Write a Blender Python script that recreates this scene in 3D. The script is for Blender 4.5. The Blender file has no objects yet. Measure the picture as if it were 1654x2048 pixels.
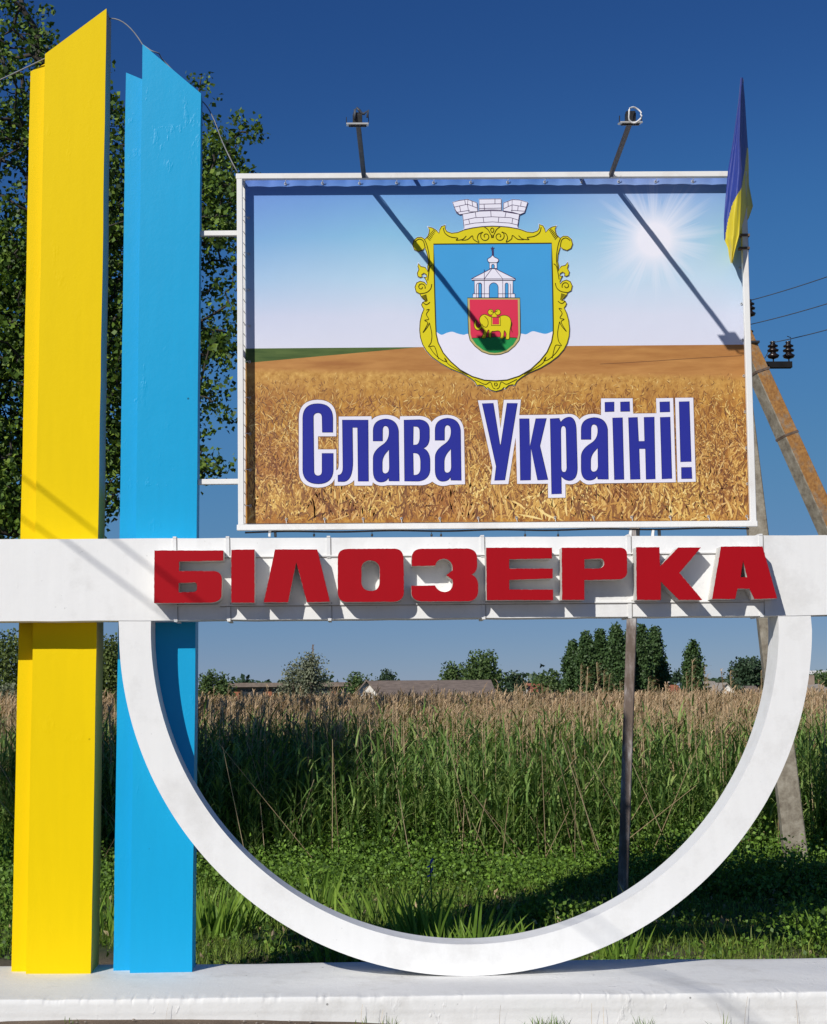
import bpy, bmesh, math, random
import numpy as np
from mathutils import Vector, Matrix
from mathutils.geometry import tessellate_polygon
random.seed(7); RNG = np.random.default_rng(11)
S = bpy.context.scene
C = S.collection
# ------------------------------------------------------------------ camera, light
F = 3100.0; CX = 740.0; CY = 1024.0
EYE = 1.83; GB = -.15          # eye height over the verge; the lawn behind the plinth lies lower
PITCH = math.atan(366 / F); YAW = math.radians(-0.7); ROLL = math.radians(-0.42)
cam = bpy.data.cameras.new('camera'); camo = bpy.data.objects.new('camera', cam); C.objects.link(camo)
cam.sensor_fit = 'HORIZONTAL'; cam.sensor_width = 36; cam.lens = F / 1654 * 36
cam.shift_x = (827 - CX) / 1654; cam.clip_end = 6000; cam.clip_start = .05
RM = (Matrix.Rotation(YAW, 3, 'Z') @ Matrix.Rotation(math.pi / 2 + PITCH, 3, 'X') @ Matrix.Rotation(ROLL, 3, 'Z'))
camo.matrix_world = Matrix.Translation((0, 0, EYE)) @ RM.to_4x4()
S.camera = camo
S.render.resolution_x = 827; S.render.resolution_y = 1024

SUN = Vector((-.67, -1, .76)).normalized()
world = bpy.data.worlds.new('World'); S.world = world; world.use_nodes = True
nt = world.node_tree; bg = nt.nodes['Background']
sky = nt.nodes.new('ShaderNodeTexSky'); sky.sky_type = 'NISHITA'; sky.sun_disc = False
sky.sun_elevation = math.asin(SUN.z); sky.sun_rotation = math.atan2(SUN.x, SUN.y)
sky.altitude = 0; sky.air_density = 0.75; sky.dust_density = 0.0; sky.ozone_density = 5.0
vm = nt.nodes.new('ShaderNodeVectorMath'); vm.operation = 'SCALE'; vm.inputs['Scale'].default_value = .068
nt.links.new(sky.outputs[0], vm.inputs[0])
rc = nt.nodes.new('ShaderNodeRGBCurve'); nt.links.new(vm.outputs[0], rc.inputs['Color'])
rc.mapping.use_clip = False; rc.mapping.extend = 'EXTRAPOLATED'      # colour rendition of the phone camera: deeper blue
for ch, pts in enumerate((((0, 0), (.053, .018), (.10, .051), (.423, .20), (1, .52)), ((0, 0), (.107, .072), (.195, .175), (.578, .31), (1, .56)), ((0, 0), (.227, .238), (.386, .415), (.617, .455), (1, .68)))):
    cu = rc.mapping.curves[ch]
    while len(cu.points) < len(pts): cu.points.new(.5, .5)
    for p, q in zip(cu.points, pts): p.location = q
rc.mapping.update()
v2 = nt.nodes.new('ShaderNodeVectorMath'); v2.operation = 'SCALE'; v2.inputs['Scale'].default_value = 10
nt.links.new(rc.outputs[0], v2.inputs[0]); nt.links.new(v2.outputs[0], bg.inputs[0]); bg.inputs[1].default_value = 0.1
sl = bpy.data.lights.new('sun', 'SUN'); sl.energy = 4.2; sl.angle = math.radians(.5); sl.color = (1, .955, .88)
so = bpy.data.objects.new('sun', sl); C.objects.link(so); so.rotation_euler = SUN.to_track_quat('Z', 'Y').to_euler()
so.location = SUN * 30
S.view_settings.view_transform = 'Standard'; S.view_settings.look = 'None'
S.view_settings.gamma = 1; S.view_settings.use_curve_mapping = False; S.view_settings.exposure = 0
S.render.engine = 'CYCLES'

# ------------------------------------------------------------------ helpers
def at(px, py, Y):
    """a point of the photograph carried out to the upright plane Y metres away"""
    d = RM @ Vector(((px - CX) / F, -(py - CY) / F, -1))
    t = Y / d.y
    return Vector((d.x * t, Y, EYE + d.z * t))

def lin(r, g, b):
    f = lambda c: (c / 255 / 12.92) if c <= 10 else ((c / 255 + .055) / 1.055) ** 2.4
    return (f(r), f(g), f(b), 1)

def tag(o, label=None, cat=None, group=None, kind=None):
    if label: o['label'] = label
    if cat: o['category'] = cat
    if group: o['group'] = group
    if kind: o['kind'] = kind
    return o

def empty(name, loc, **k):
    o = bpy.data.objects.new(name, None); C.objects.link(o); o.location = loc
    o.empty_display_size = .2
    return tag(o, **k)

def link(name, me, mats, parent=None, **k):
    o = bpy.data.objects.new(name, me); C.objects.link(o)
    if mats is not None and not me.materials:
        for m in (mats if isinstance(mats, (list, tuple)) else [mats]): me.materials.append(m)
    if parent is not None:
        o.parent = parent
        o.matrix_parent_inverse = Matrix.Translation(-world_loc(parent))
    return tag(o, **k)

def world_loc(o):
    v = Vector(o.location)
    if o.parent is not None:      # parents here are only ever translated
        v = v + (o.matrix_parent_inverse.translation + world_loc(o.parent))
    return v

def np_mesh(name, V, Fc, smooth=False, midx=None):
    V = np.asarray(V, dtype=np.float32); Fc = np.asarray(Fc, dtype=np.int32)
    me = bpy.data.meshes.new(name); n, k = Fc.shape
    me.vertices.add(len(V)); me.vertices.foreach_set('co', V.ravel())
    me.loops.add(n * k); me.loops.foreach_set('vertex_index', Fc.ravel())
    me.polygons.add(n)
    me.polygons.foreach_set('loop_start', np.arange(0, n * k, k, dtype=np.int32))
    me.polygons.foreach_set('loop_total', np.full(n, k, dtype=np.int32))
    if smooth: me.polygons.foreach_set('use_smooth', np.ones(n, dtype=bool))
    if midx is not None: me.polygons.foreach_set('material_index', np.asarray(midx, dtype=np.int32))
    me.update(calc_edges=True); me.validate()
    return me

def bm_obj(name, bm, mats, parent=None, smooth=False, **k):
    bmesh.ops.recalc_face_normals(bm, faces=bm.faces[:])
    me = bpy.data.meshes.new(name); bm.to_mesh(me); bm.free()
    if smooth:
        for p in me.polygons: p.use_smooth = True
    return link(name, me, mats, parent, **k)

def add_box(bm, a, b, bevel=0.0, mi=0):
    a, b = Vector(a), Vector(b)
    r = bmesh.ops.create_cube(bm, size=1)
    vs = r['verts']
    for v in vs:
        v.co = Vector(((a.x + b.x) / 2 + v.co.x * (b.x - a.x), (a.y + b.y) / 2 + v.co.y * (b.y - a.y), (a.z + b.z) / 2 + v.co.z * (b.z - a.z)))
    fs = list({f for v in vs for f in v.link_faces})
    for f in fs: f.material_index = mi
    if bevel:
        es = list({e for v in vs for e in v.link_edges})
        bmesh.ops.bevel(bm, geom=es, offset=bevel, segments=2, affect='EDGES', profile=.6)
    return bm

def prism(bm, p0, p1, w, h=None, roll=0, w1=None, h1=None, n=4, mi=0):
    """a bar from p0 to p1, rectangular or n sided, may taper"""
    p0, p1 = Vector(p0), Vector(p1); d = (p1 - p0).normalized()
    h = h or w; w1 = w1 or w; h1 = h1 or h
    ref = Vector((0, 1, 0)) if abs(d.y) < .8 else Vector((0, 0, 1))
    s = d.cross(ref).normalized(); t = s.cross(d).normalized()
    q = Matrix.Rotation(roll, 3, d); s = q @ s; t = q @ t
    rings = []
    for p, a, b in ((p0, w, h), (p1, w1, h1)):
        if n == 4: cs = [(-.5, -.5), (.5, -.5), (.5, .5), (-.5, .5)]
        else: cs = [(.5 * math.cos(2 * math.pi * i / n), .5 * math.sin(2 * math.pi * i / n)) for i in range(n)]
        rings.append([bm.verts.new(p + s * (x * a) + t * (y * b)) for x, y in cs])
    m = len(rings[0])
    for i in range(m):
        f = bm.faces.new((rings[0][i], rings[0][(i + 1) % m], rings[1][(i + 1) % m], rings[1][i])); f.material_index = mi
    for r in rings:
        f = bm.faces.new(r); f.material_index = mi
    return bm

def tube(bm, pts, r, n=6, closed=False, mi=0, r1=None):
    pts = [Vector(p) for p in pts]; rings = []; N = len(pts)
    up = Vector((0, 0, 1))
    for i, p in enumerate(pts):
        a = pts[(i - 1) % N] if (closed or i > 0) else p
        b = pts[(i + 1) % N] if (closed or i < N - 1) else p
        d = (b - a).normalized()
        ref = up if abs(d.z) < .9 else Vector((1, 0, 0))
        s = d.cross(ref).normalized(); t = s.cross(d).normalized()
        rr = r if r1 is None else r + (r1 - r) * i / (N - 1)
        rings.append([bm.verts.new(p + s * (rr * math.cos(2 * math.pi * k / n)) + t * (rr * math.sin(2 * math.pi * k / n))) for k in range(n)])
    for i in range(N if closed else N - 1):
        A, B = rings[i], rings[(i + 1) % N]
        for k in range(n):
            f = bm.faces.new((A[k], A[(k + 1) % n], B[(k + 1) % n], B[k])); f.material_index = mi; f.smooth = True
    if not closed:
        bm.faces.new(rings[0]); bm.faces.new(rings[-1])
    return bm

def lathe(bm, c, prof, n=14, axis='Z', mi=0):
    c = Vector(c); rings = []
    for r, z in prof:
        ring = []
        for k in range(n):
            a = 2 * math.pi * k / n
            v = Vector((r * math.cos(a), r * math.sin(a), z)) if axis == 'Z' else Vector((r * math.cos(a), z, r * math.sin(a)))
            ring.append(bm.verts.new(c + v))
        rings.append(ring)
    for A, B in zip(rings, rings[1:]):
        for k in range(n):
            f = bm.faces.new((A[k], A[(k + 1) % n], B[(k + 1) % n], B[k])); f.smooth = True; f.material_index = mi
    bm.faces.new(rings[0]); bm.faces.new(rings[-1])

def path(s):
    """small path language: M/L x y, Q cx cy x y, C c1 c2 p, Z; several closed loops"""
    tk = s.replace(',', ' ').split(); loops = []; cur = None; i = 0; cmd = 'M'
    while i < len(tk):
        if tk[i].isalpha():
            cmd = tk[i]; i += 1
            if cmd == 'Z': loops.append(cur); cur = None; cmd = 'M'; continue
        if cmd == 'M':
            if cur: loops.append(cur)
            cur = [(float(tk[i]), float(tk[i + 1]))]; i += 2; cmd = 'L'
        elif cmd == 'L':
            cur.append((float(tk[i]), float(tk[i + 1]))); i += 2
        elif cmd == 'Q':
            x0, y0 = cur[-1]; cx, cy, x, y = map(float, tk[i:i + 4]); i += 4
            for k in range(1, 9):
                t = k / 8; cur.append(((1 - t) ** 2 * x0 + 2 * t * (1 - t) * cx + t * t * x, (1 - t) ** 2 * y0 + 2 * t * (1 - t) * cy + t * t * y))
    if cur: loops.append(cur)
    return loops

def smoothline(pts, k=4, closed=False):
    P = [np.array(p, float) for p in pts]; n = len(P); out = []
    for i in range(n if closed else n - 1):
        p0 = P[(i - 1) % n] if closed or i > 0 else P[i]; p1 = P[i]; p2 = P[(i + 1) % n]
        p3 = P[(i + 2) % n] if closed or i + 2 < n else p2
        for j in range(k):
            t = j / k
            out.append(tuple(.5 * ((2 * p1) + (-p0 + p2) * t + (2 * p0 - 5 * p1 + 4 * p2 - p3) * t * t + (-p0 + 3 * p1 - 3 * p2 + p3) * t ** 3)))
    if not closed: out.append(tuple(P[-1]))
    return out

def clean(l):
    o = []
    for p in l:
        if not o or math.dist(p, o[-1]) > 1e-4: o.append(p)
    if math.dist(o[0], o[-1]) < 1e-4: o.pop()
    return o

def flat(bm, loops, Y, mi=0):
    """fill closed pixel loops (first outer, rest holes) as a sheet in the plane Y"""
    loops = [clean(l) for l in loops]
    V = [[at(x, y, Y) for x, y in l] for l in loops]
    T = tessellate_polygon([[Vector((v.x, v.z, 0)) for v in l] for l in V])
    vs = [bm.verts.new(v) for l in V for v in l]
    for t in T:
        try:
            f = bm.faces.new([vs[i] for i in t]); f.material_index = mi
            f.normal_update()
            if f.normal.y > 0: f.normal_flip()
        except ValueError: pass

def extr(bm, loops, Y0, Y1, mi=0, side=0, cap=True, jit=0):
    """solid between the planes Y0 (front) and Y1 with that outline (shape taken on the plane Y0)"""
    loops = [clean(l) for l in loops]
    A = [[at(x, y, Y0) for x, y in l] for l in loops]
    if jit:
        for l in A:
            for v in l: v.x += random.uniform(-jit, jit); v.z += random.uniform(-jit, jit)
    B = [[Vector((v.x, Y1, v.z)) for v in l] for l in A]
    T = tessellate_polygon([[Vector((v.x, v.z, 0)) for v in l] for l in A])
    va = [[bm.verts.new(v) for v in l] for l in A]; vb = [[bm.verts.new(v) for v in l] for l in B]
    fa = [v for l in va for v in l]; fb = [v for l in vb for v in l]
    for t in T:
        for arr in (fa, fb):
            try: f = bm.faces.new([arr[i] for i in t]); f.material_index = mi if arr is fa else side
            except ValueError: pass
    for la, lb in zip(va, vb):
        n = len(la)
        for i in range(n):
            f = bm.faces.new((la[i], la[(i + 1) % n], lb[(i + 1) % n], lb[i])); f.material_index = side

def ribbon(bm, pts, w, Y, mi=0, closed=False):
    """a printed line of width w pixels"""
    pts = [np.array(p, float) for p in pts]; n = len(pts)
    if n < 2: return
    L = []
    for i in range(n):
        a = pts[i - 1] if i else (pts[-1] if closed else pts[0]); b = pts[(i + 1) % n] if (closed or i < n - 1) else pts[i]
        d = b - a; q = np.hypot(*d) or 1; nrm = np.array((-d[1], d[0])) / q * w / 2
        L.append((bm.verts.new(at(*(pts[i] + nrm), Y)), bm.verts.new(at(*(pts[i] - nrm), Y))))
    for i in range(n if closed else n - 1):
        A, B = L[i], L[(i + 1) % n]
        try:
            f = bm.faces.new((A[0], A[1], B[1], B[0])); f.material_index = mi; f.normal_update()
            if f.normal.y > 0: f.normal_flip()
        except ValueError: pass

# ------------------------------------------------------------------ materials
class N:
    """tiny node builder"""
    def __init__(s, name):
        s.m = bpy.data.materials.new(name); s.m.use_nodes = True; s.t = s.m.node_tree; s.b = s.t.nodes['Principled BSDF']
    def n(s, ty, **k):
        o = s.t.nodes.new('ShaderNode' + ty)
        for a, b in k.items():
            if a.startswith('i_'): o.inputs[int(a[2:])].default_value = b
            else: setattr(o, a, b)
        return o
    def l(s, a, b): s.t.links.new(a, b)
    def math(s, op, a, b=None, clamp=False):
        o = s.n('Math', operation=op, use_clamp=clamp)
        for i, v in enumerate((a, b)):
            if v is None: continue
            if isinstance(v, (int, float)): o.inputs[i].default_value = v
            else: s.l(v, o.inputs[i])
        return o.outputs[0]
    def ramp(s, fac, stops, interp='LINEAR'):
        o = s.n('ValToRGB'); o.color_ramp.interpolation = interp; e = o.color_ramp.elements
        while len(e) < len(stops): e.new(.5)
        for i, (p, c) in enumerate(stops): e[i].position = p; e[i].color = c if len(c) == 4 else (*c, 1)
        s.l(fac, o.inputs[0]); return o.outputs[0]
    def mix(s, fac, a, b, mode='MIX'):
        o = s.n('MixRGB', blend_type=mode)
        for i, v in enumerate((fac, a, b)):
            if isinstance(v, (int, float)): o.inputs[i].default_value = v
            elif isinstance(v, tuple): o.inputs[i].default_value = v
            else: s.l(v, o.inputs[i])
        return o.outputs[0]
    def noise(s, scale, detail=4, rough=.5, vec=None, stretch=None, w=0):
        o = s.n('TexNoise'); o.inputs['Scale'].default_value = scale; o.inputs['Detail'].default_value = detail; o.inputs['Roughness'].default_value = rough
        if vec is None: vec = s.n('TexCoord').outputs['Object']
        if stretch:
            mp = s.n('Mapping'); mp.inputs['Scale'].default_value = stretch; s.l(vec, mp.inputs[0]); vec = mp.outputs[0]
        s.l(vec, o.inputs['Vector']); return o.outputs['Fac']
    def bump(s, h, strength=.3, dist=.01, prev=None):
        o = s.n('Bump'); o.inputs['Strength'].default_value = strength; o.inputs['Distance'].default_value = dist
        s.l(h, o.inputs['Height'])
        if prev: s.l(prev, o.inputs['Normal'])
        return o.outputs[0]

def plain(name, col, rough=.6, metal=0, spec=.5, var=.12, vs=8, bump=0, bs=30, bd=.004, stretch=None):
    g = N(name)
    n1 = g.noise(vs, 5, .6, stretch=stretch)
    d = tuple(max(0, c * (1 - var)) for c in col[:3]) + (1,); u = tuple(min(1, c * (1 + var)) for c in col[:3]) + (1,)
    g.l(g.ramp(n1, [(.3, d), (.7, u)]), g.b.inputs['Base Color'])
    g.b.inputs['Roughness'].default_value = rough; g.b.inputs['Metallic'].default_value = metal
    g.b.inputs['Specular IOR Level'].default_value = spec
    if bump: g.l(g.bump(g.noise(bs, 6, .6), bump, bd), g.b.inputs['Normal'])
    return g.m

def leafy(name, cols, trans=.35, rough=.55, spec=.35):
    """foliage colour that changes from leaf to leaf, light passing through the blade"""
    g = N(name); geo = g.n('NewGeometry')
    col = g.ramp(geo.outputs['Random Per Island'], [(i / (len(cols) - 1), c) for i, c in enumerate(cols)])
    g.l(col, g.b.inputs['Base Color']); g.b.inputs['Roughness'].default_value = rough; g.b.inputs['Specular IOR Level'].default_value = spec
    tr = g.n('BsdfTranslucent'); tc = g.mix(1.0, col, (1.0, 1.0, .45, 1), 'MULTIPLY'); g.l(tc, tr.inputs[0])
    mx = g.n('MixShader'); mx.inputs[0].default_value = trans
    g.l(g.b.outputs[0], mx.inputs[1]); g.l(tr.outputs[0], mx.inputs[2])
    g.l(mx.outputs[0], g.t.nodes['Material Output'].inputs[0])
    return g.m

def paint(name, col, dirt=None, rough=.5, relief=.35, streak=.3, spots=True, wobble=.05, coat=0.0, spec=.3):
    """brushed enamel over rough render: soft lumps, runs and pin holes"""
    g = N(name)
    base = g.mix(g.noise(1.7, 6, .65), tuple(c * (1 - wobble) for c in col[:3]) + (1,), tuple(min(1, c * (1 + wobble)) for c in col[:3]) + (1,))
    br = g.noise(3.5, 5, .6, stretch=(6, 6, .6))
    base = g.mix(g.ramp(br, [(.35, (0, 0, 0)), (.75, (.5, .5, .5))]), base, tuple(c * .93 for c in col[:3]) + (1,))
    if spots:
        vo = g.n('TexVoronoi'); vo.inputs['Scale'].default_value = 5.5; vo.inputs['Randomness'].default_value = 1
        g.l(g.n('TexCoord').outputs['Object'], vo.inputs['Vector'])
        sp = g.ramp(vo.outputs['Distance'], [(.0, (1, 1, 1)), (.03, (1, 1, 1)), (.045, (0, 0, 0))])
        keep = g.ramp(g.noise(1.3, 2), [(.5, (0, 0, 0)), (.56, (1, 1, 1))])
        base = g.mix(g.mix(1.0, sp, keep, 'MULTIPLY'), base, tuple(c * .35 for c in col[:3]) + (1,))
    if dirt:
        dm = g.ramp(g.noise(2.6, 8, .7), [(.52, (0, 0, 0)), (.75, (.55, .55, .55))])
        base = g.mix(dm, base, dirt)
        fl = g.ramp(g.noise(42, 3, .5), [(.70, (0, 0, 0)), (.76, (.6, .6, .6))])
        fk = g.ramp(g.noise(2.1, 3, .6), [(.5, (0, 0, 0)), (.62, (1, 1, 1))])
        base = g.mix(g.mix(1.0, fl, fk, 'MULTIPLY'), base, tuple(c * .62 for c in dirt[:3]) + (1,))
    g.l(base, g.b.inputs['Base Color'])
    g.b.inputs['Roughness'].default_value = rough; g.b.inputs['Specular IOR Level'].default_value = spec
    g.b.inputs['Coat Weight'].default_value = coat; g.b.inputs['Coat Roughness'].default_value = .25
    b1 = g.bump(g.noise(9, 5, .55), relief * .5, .012)
    b2 = g.bump(g.noise(60, 4, .6), relief, .0022, b1)
    run = g.ramp(g.noise(14, 4, .65, stretch=(1, 1, .45)), [(.60, (0, 0, 0)), (.72, (1, 1, 1))])
    zone = g.ramp(g.noise(1.6, 3, .6), [(.46, (0, 0, 0)), (.6, (1, 1, 1))])
    b3 = g.bump(g.mix(1.0, run, zone, 'MULTIPLY'), streak, .004, b2)
    g.l(b3, g.b.inputs['Normal'])
    return g.m

M_white = paint('white_paint', (.80, .80, .79), (.56, .55, .53, 1), .62, .3, .25, False, .03)
M_ped = paint('white_pedestal_paint', (.76, .76, .745), (.46, .44, .40, 1), .7, .6, .9, True, .06)
M_yellow = paint('yellow_paint', (.80, .57, .0), None, .55, .16, .2, True, .025, 0, .1)
M_blue = paint('blue_paint', (.004, .345, .64), None, .42, .2, .45, True, .04, .08, .25)
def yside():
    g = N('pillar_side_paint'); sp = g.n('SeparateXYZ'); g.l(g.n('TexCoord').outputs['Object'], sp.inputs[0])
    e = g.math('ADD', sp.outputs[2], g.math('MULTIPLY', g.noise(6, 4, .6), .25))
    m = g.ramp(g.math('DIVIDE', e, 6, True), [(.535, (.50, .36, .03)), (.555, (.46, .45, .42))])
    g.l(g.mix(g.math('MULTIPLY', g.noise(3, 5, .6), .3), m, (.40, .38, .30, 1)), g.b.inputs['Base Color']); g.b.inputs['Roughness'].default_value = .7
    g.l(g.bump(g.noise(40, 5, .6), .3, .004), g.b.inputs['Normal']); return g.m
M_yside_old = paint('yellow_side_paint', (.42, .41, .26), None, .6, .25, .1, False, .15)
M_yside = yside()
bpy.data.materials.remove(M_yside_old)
M_red = paint('red_paint', (.37, .004, .010), None, .5, .06, .05, False, .04, 0, .12)
M_foam = plain('letter_side', (.62, .60, .56), .8, var=.15, bump=.5, bs=60)
M_strap = plain('strap_paint', (.74, .74, .73), .5, var=.06, bump=.2)
M_seam = plain('seam_grime', (.33, .31, .28), .8, var=.3)
M_frame = paint('frame_paint', (.80, .795, .77), (.55, .49, .42, 1), .42, .12, .1, False, .03)
M_rust = plain('rusted_steel', (.16, .11, .08), .75, .2, var=.5, vs=14, bump=.5, bs=60)
M_rustpole = N('flaking_pole_paint')
g = M_rustpole
f1 = g.ramp(g.noise(5, 7, .7, stretch=(1, 1, .35)), [(.42, (.13, .095, .075)), (.5, (.21, .17, .15)), (.62, (.45, .43, .42))])
g.l(f1, g.b.inputs['Base Color']); g.b.inputs['Roughness'].default_value = .8
g.l(g.bump(g.noise(40, 5, .6), .5, .004), g.b.inputs['Normal']); M_rustpole = g.m
M_armr = plain('dark_rusty_arm', (.075, .058, .048), .6, .3, var=.45, vs=25, bump=.4, bs=60)
M_armr2 = plain('tarred_steel', (.012, .012, .013), .7, 0, .15, var=.3)
M_dark = plain('dark_steel', (.05, .05, .052), .45, .5, var=.3, vs=20)
M_alu = plain('aluminium', (.62, .62, .60), .4, .4, var=.12)
M_glass = plain('lamp_glass', (.25, .28, .3), .1, var=.05)
M_ceram = plain('brown_glazed_ceramic', (.016, .010, .009), .28, var=.3)
M_wire = plain('bare_wire', (.10, .11, .12), .5, .3, var=.2)
M_cable = plain('grey_cable', (.20, .21, .22), .6, var=.3)
M_blackcable = plain('dark_cable', (.05, .06, .08), .6, var=.3)
def concrete(name, lichen):
    g = N(name)
    b = g.ramp(g.noise(9, 8, .7), [(.32, (.13, .105, .078)), (.5, (.25, .22, .17)), (.7, (.38, .345, .28))])
    if lichen:
        lm = g.ramp(g.noise(5, 9, .75), [(.36, (0, 0, 0)), (.52, (1, 1, 1))])
        lc = g.ramp(g.noise(30, 5, .6), [(.3, (.26, .11, .03)), (.7, (.50, .25, .07))])
        b = g.mix(lm, b, lc)
    g.l(b, g.b.inputs['Base Color']); g.b.inputs['Roughness'].default_value = .9
    g.l(g.bump(g.noise(70, 6, .7), .7, .006), g.b.inputs['Normal']); return g.m
M_conc = concrete('pole_concrete', False); M_lich = concrete('lichen_concrete', True)
M_bark = plain('bark', (.075, .058, .042), .9, var=.4, vs=12, bump=.7, bs=30, bd=.01)
M_twig = plain('twig_bark', (.05, .042, .034), .9, var=.4)
# ------------------------------------------------------------------ ground
def ground_mat():
    g = N('ground_soil'); 
    soil = g.ramp(g.noise(2.2, 10, .7), [(.3, (.10, .066, .042)), (.55, (.17, .12, .08)), (.8, (.24, .18, .125))])
    grass = g.ramp(g.noise(6, 8, .7), [(.3, (.020, .030, .010)), (.7, (.050, .072, .018))])
    sep = g.n('SeparateXYZ'); g.l(g.n('TexCoord').outputs['Object'], sep.inputs[0])
    yy = g.math('ADD', sep.outputs[1], g.math('MULTIPLY', g.noise(1.2, 5, .6), 1.4))
    m = g.ramp(g.math('DIVIDE', yy, 40, True), [(.305, (0, 0, 0)), (.335, (1, 1, 1))])
    far = g.mix(m, soil, grass)
    g.l(far, g.b.inputs['Base Color']); g.b.inputs['Roughness'].default_value = .95
    g.l(g.bump(g.noise(35, 8, .7), .8, .02), g.b.inputs['Normal']); return g.m
xs = np.concatenate([np.linspace(-3000, -12, 8), np.linspace(-10, 14, 49), np.linspace(16, 3000, 8)])
ys = np.concatenate([np.linspace(-60, 6, 6), np.linspace(7.0, 22, 61), np.linspace(24, 5000, 14)])
gx, gy = np.meshgrid(xs, ys)
GV = at(400, 2038, 8.79).z
def gz(x, y):
    z = .012 * np.sin(x * 2.1 + .5) * np.cos(y * 1.7) + .01 * np.sin(x * 5.3 + y * 3.1)
    z = z * ((np.abs(x) < 14) & (y > 6) & (y < 23))
    z = z * .4 * (y < 9) + z * (y >= 9) + GV + (GB - GV) * np.clip((y - 9.0) / .9, 0, 1)
    z = z - .03 * np.clip(x + .6, 0, 4) * (y < 9.2) - .004 * (x + 1) * (y < 9.2)        # the verge falls away to the right
    return z
V = np.stack([gx, gy, gz(gx, gy) - .006], -1).reshape(-1, 3)
nx = len(xs); idx = np.arange(len(ys) * nx).reshape(len(ys), nx)
Fc = np.stack([idx[:-1, :-1], idx[:-1, 1:], idx[1:, 1:], idx[1:, :-1]], -1).reshape(-1, 4)
link('ground', np_mesh('ground', V, Fc, True), ground_mat(), kind='structure', label='bare brown soil and grassy verge around the monument')

# ------------------------------------------------------------------ monument
YF = 9.40                      # front of the beam and ring
YP = 9.61                      # front of the two pillars
YL = 9.275                     # front of the red letters
stele = empty('welcome_monument', (0, 9.6, 0), label='white, yellow and blue concrete town entrance monument with red letters', cat='monument')
PZ = at(827, 1953, YF).z       # top of the pedestal
# pedestal: slab with worn edges
def pedestal():
    X0, X1 = at(-160, 1950, YF).x, at(2300, 1950, YF).x
    y0, y1 = 8.80, 9.93
    prof = []                  # (y, z) from rear bottom over the top to front bottom
    prof += [(y1, -.2), (y1, PZ - .035), (y1 - .01, PZ - .006)]
    prof += [(y1 - .03 - k * (y1 - y0 - .06) / 14, PZ) for k in range(15)]
    prof += [(y0 + .004, PZ - .0005), (y0 + .0005, PZ - .004)] + [(y0, PZ - .03 - k * .012) for k in range(12)] + [(y0, -.2)]
    prof = [(y, z if z > -.19 else GB - .1) for y, z in prof]; n = 1500; xs = np.linspace(X0, X1, n); V = []; 
    chipv = np.zeros(n)
    for _ in range(90):
        c_, w_, d_ = random.uniform(X0, X1), random.uniform(.006, .035), random.uniform(.002, .007); chipv = np.maximum(chipv, d_ * np.exp(-((xs - c_) / w_) ** 4))
    for i, x in enumerate(xs):
        a = .006 * math.sin(x * 1.3) + .004 * math.sin(x * 3.7 + 1); chip = chipv[i]
        for j, (y, z) in enumerate(prof):
            dy = a; dz = .0022 * math.sin(x * 4.1 + y * 9) + .00015 * random.uniform(-1, 1)
            if 17 <= j <= 19: dy += chip * .7; dz -= chip * .7
            if j > 20: dy += .0022 * (1 if (j // 5) % 2 else 0)      # board marks of the shuttering
            V.append((x, y + dy, z + (dz if -.1 < z else 0)))
    m = len(prof); idx = np.arange(n * m).reshape(n, m)
    Fc = np.stack([idx[:-1, :-1], idx[:-1, 1:], idx[1:, 1:], idx[1:, :-1]], -1).reshape(-1, 4)
    me = np_mesh('pedestal', V, Fc[:, ::-1], False)
    link('pedestal', me, M_ped, stele, label='long low white plinth with chipped edges')
pedestal()

def pillar(name, loops, Yf, depth_top, depth_bot, mats, ytop, ybot, label=None):
    bm = bmesh.new()
    l = clean(loops)
    A = [at(x, y, Yf) for x, y in l]; zt, zb = max(v.z for v in A), min(v.z for v in A)
    B = [Vector((v.x, Yf + depth_bot + (depth_top - depth_bot) * (v.z - zb) / (zt - zb), v.z)) for v in A]
    T = tessellate_polygon([[Vector((v.x, v.z, 0)) for v in A]])
    va = [bm.verts.new(v) for v in A]; vb = [bm.verts.new(v) for v in B]; n = len(A)
    for t in T:
        for arr in (va, vb):
            try: bm.faces.new([arr[i] for i in t])
            except ValueError: pass
    for i in range(n):
        f = bm.faces.new((va[i], va[(i + 1) % n], vb[(i + 1) % n], vb[i]))
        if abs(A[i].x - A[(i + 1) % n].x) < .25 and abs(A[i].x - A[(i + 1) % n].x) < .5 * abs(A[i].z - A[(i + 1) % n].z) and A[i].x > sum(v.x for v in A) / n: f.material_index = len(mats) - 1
    return bm_obj(name, bm, mats, stele, label=label)

def edge_wob(x0, y0, x1, y1, n=26, a=.5):
    """an outline edge with the slight waver of a hand plastered arris"""
    return [(x0 + (x1 - x0) * i / n + (random.uniform(-a, a) if 0 < i < n else 0), y0 + (y1 - y0) * i / n) for i in range(n)]
yb = 1958
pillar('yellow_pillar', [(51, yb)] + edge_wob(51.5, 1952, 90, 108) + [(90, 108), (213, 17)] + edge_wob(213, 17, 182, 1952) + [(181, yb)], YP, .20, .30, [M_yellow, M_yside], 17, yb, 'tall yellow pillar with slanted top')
pillar('yellow_pillar_wing', [(22, yb)] + edge_wob(22.5, 1950, 61, 143) + [(61, 143), (94, 125), (56, yb)], YP + .085, .11, .2, [M_yellow], 143, yb, 'narrow set-back yellow strip on the left edge')
pillar('blue_pillar', [(259, yb)] + edge_wob(259.5, 1950, 285, 88) + [(285, 88), (402, 187)] + edge_wob(402, 187, 384, 1950) + [(384, yb)], YP, .10, .22, [M_blue], 88, yb, 'tall light blue pillar with slanted top')
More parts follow.
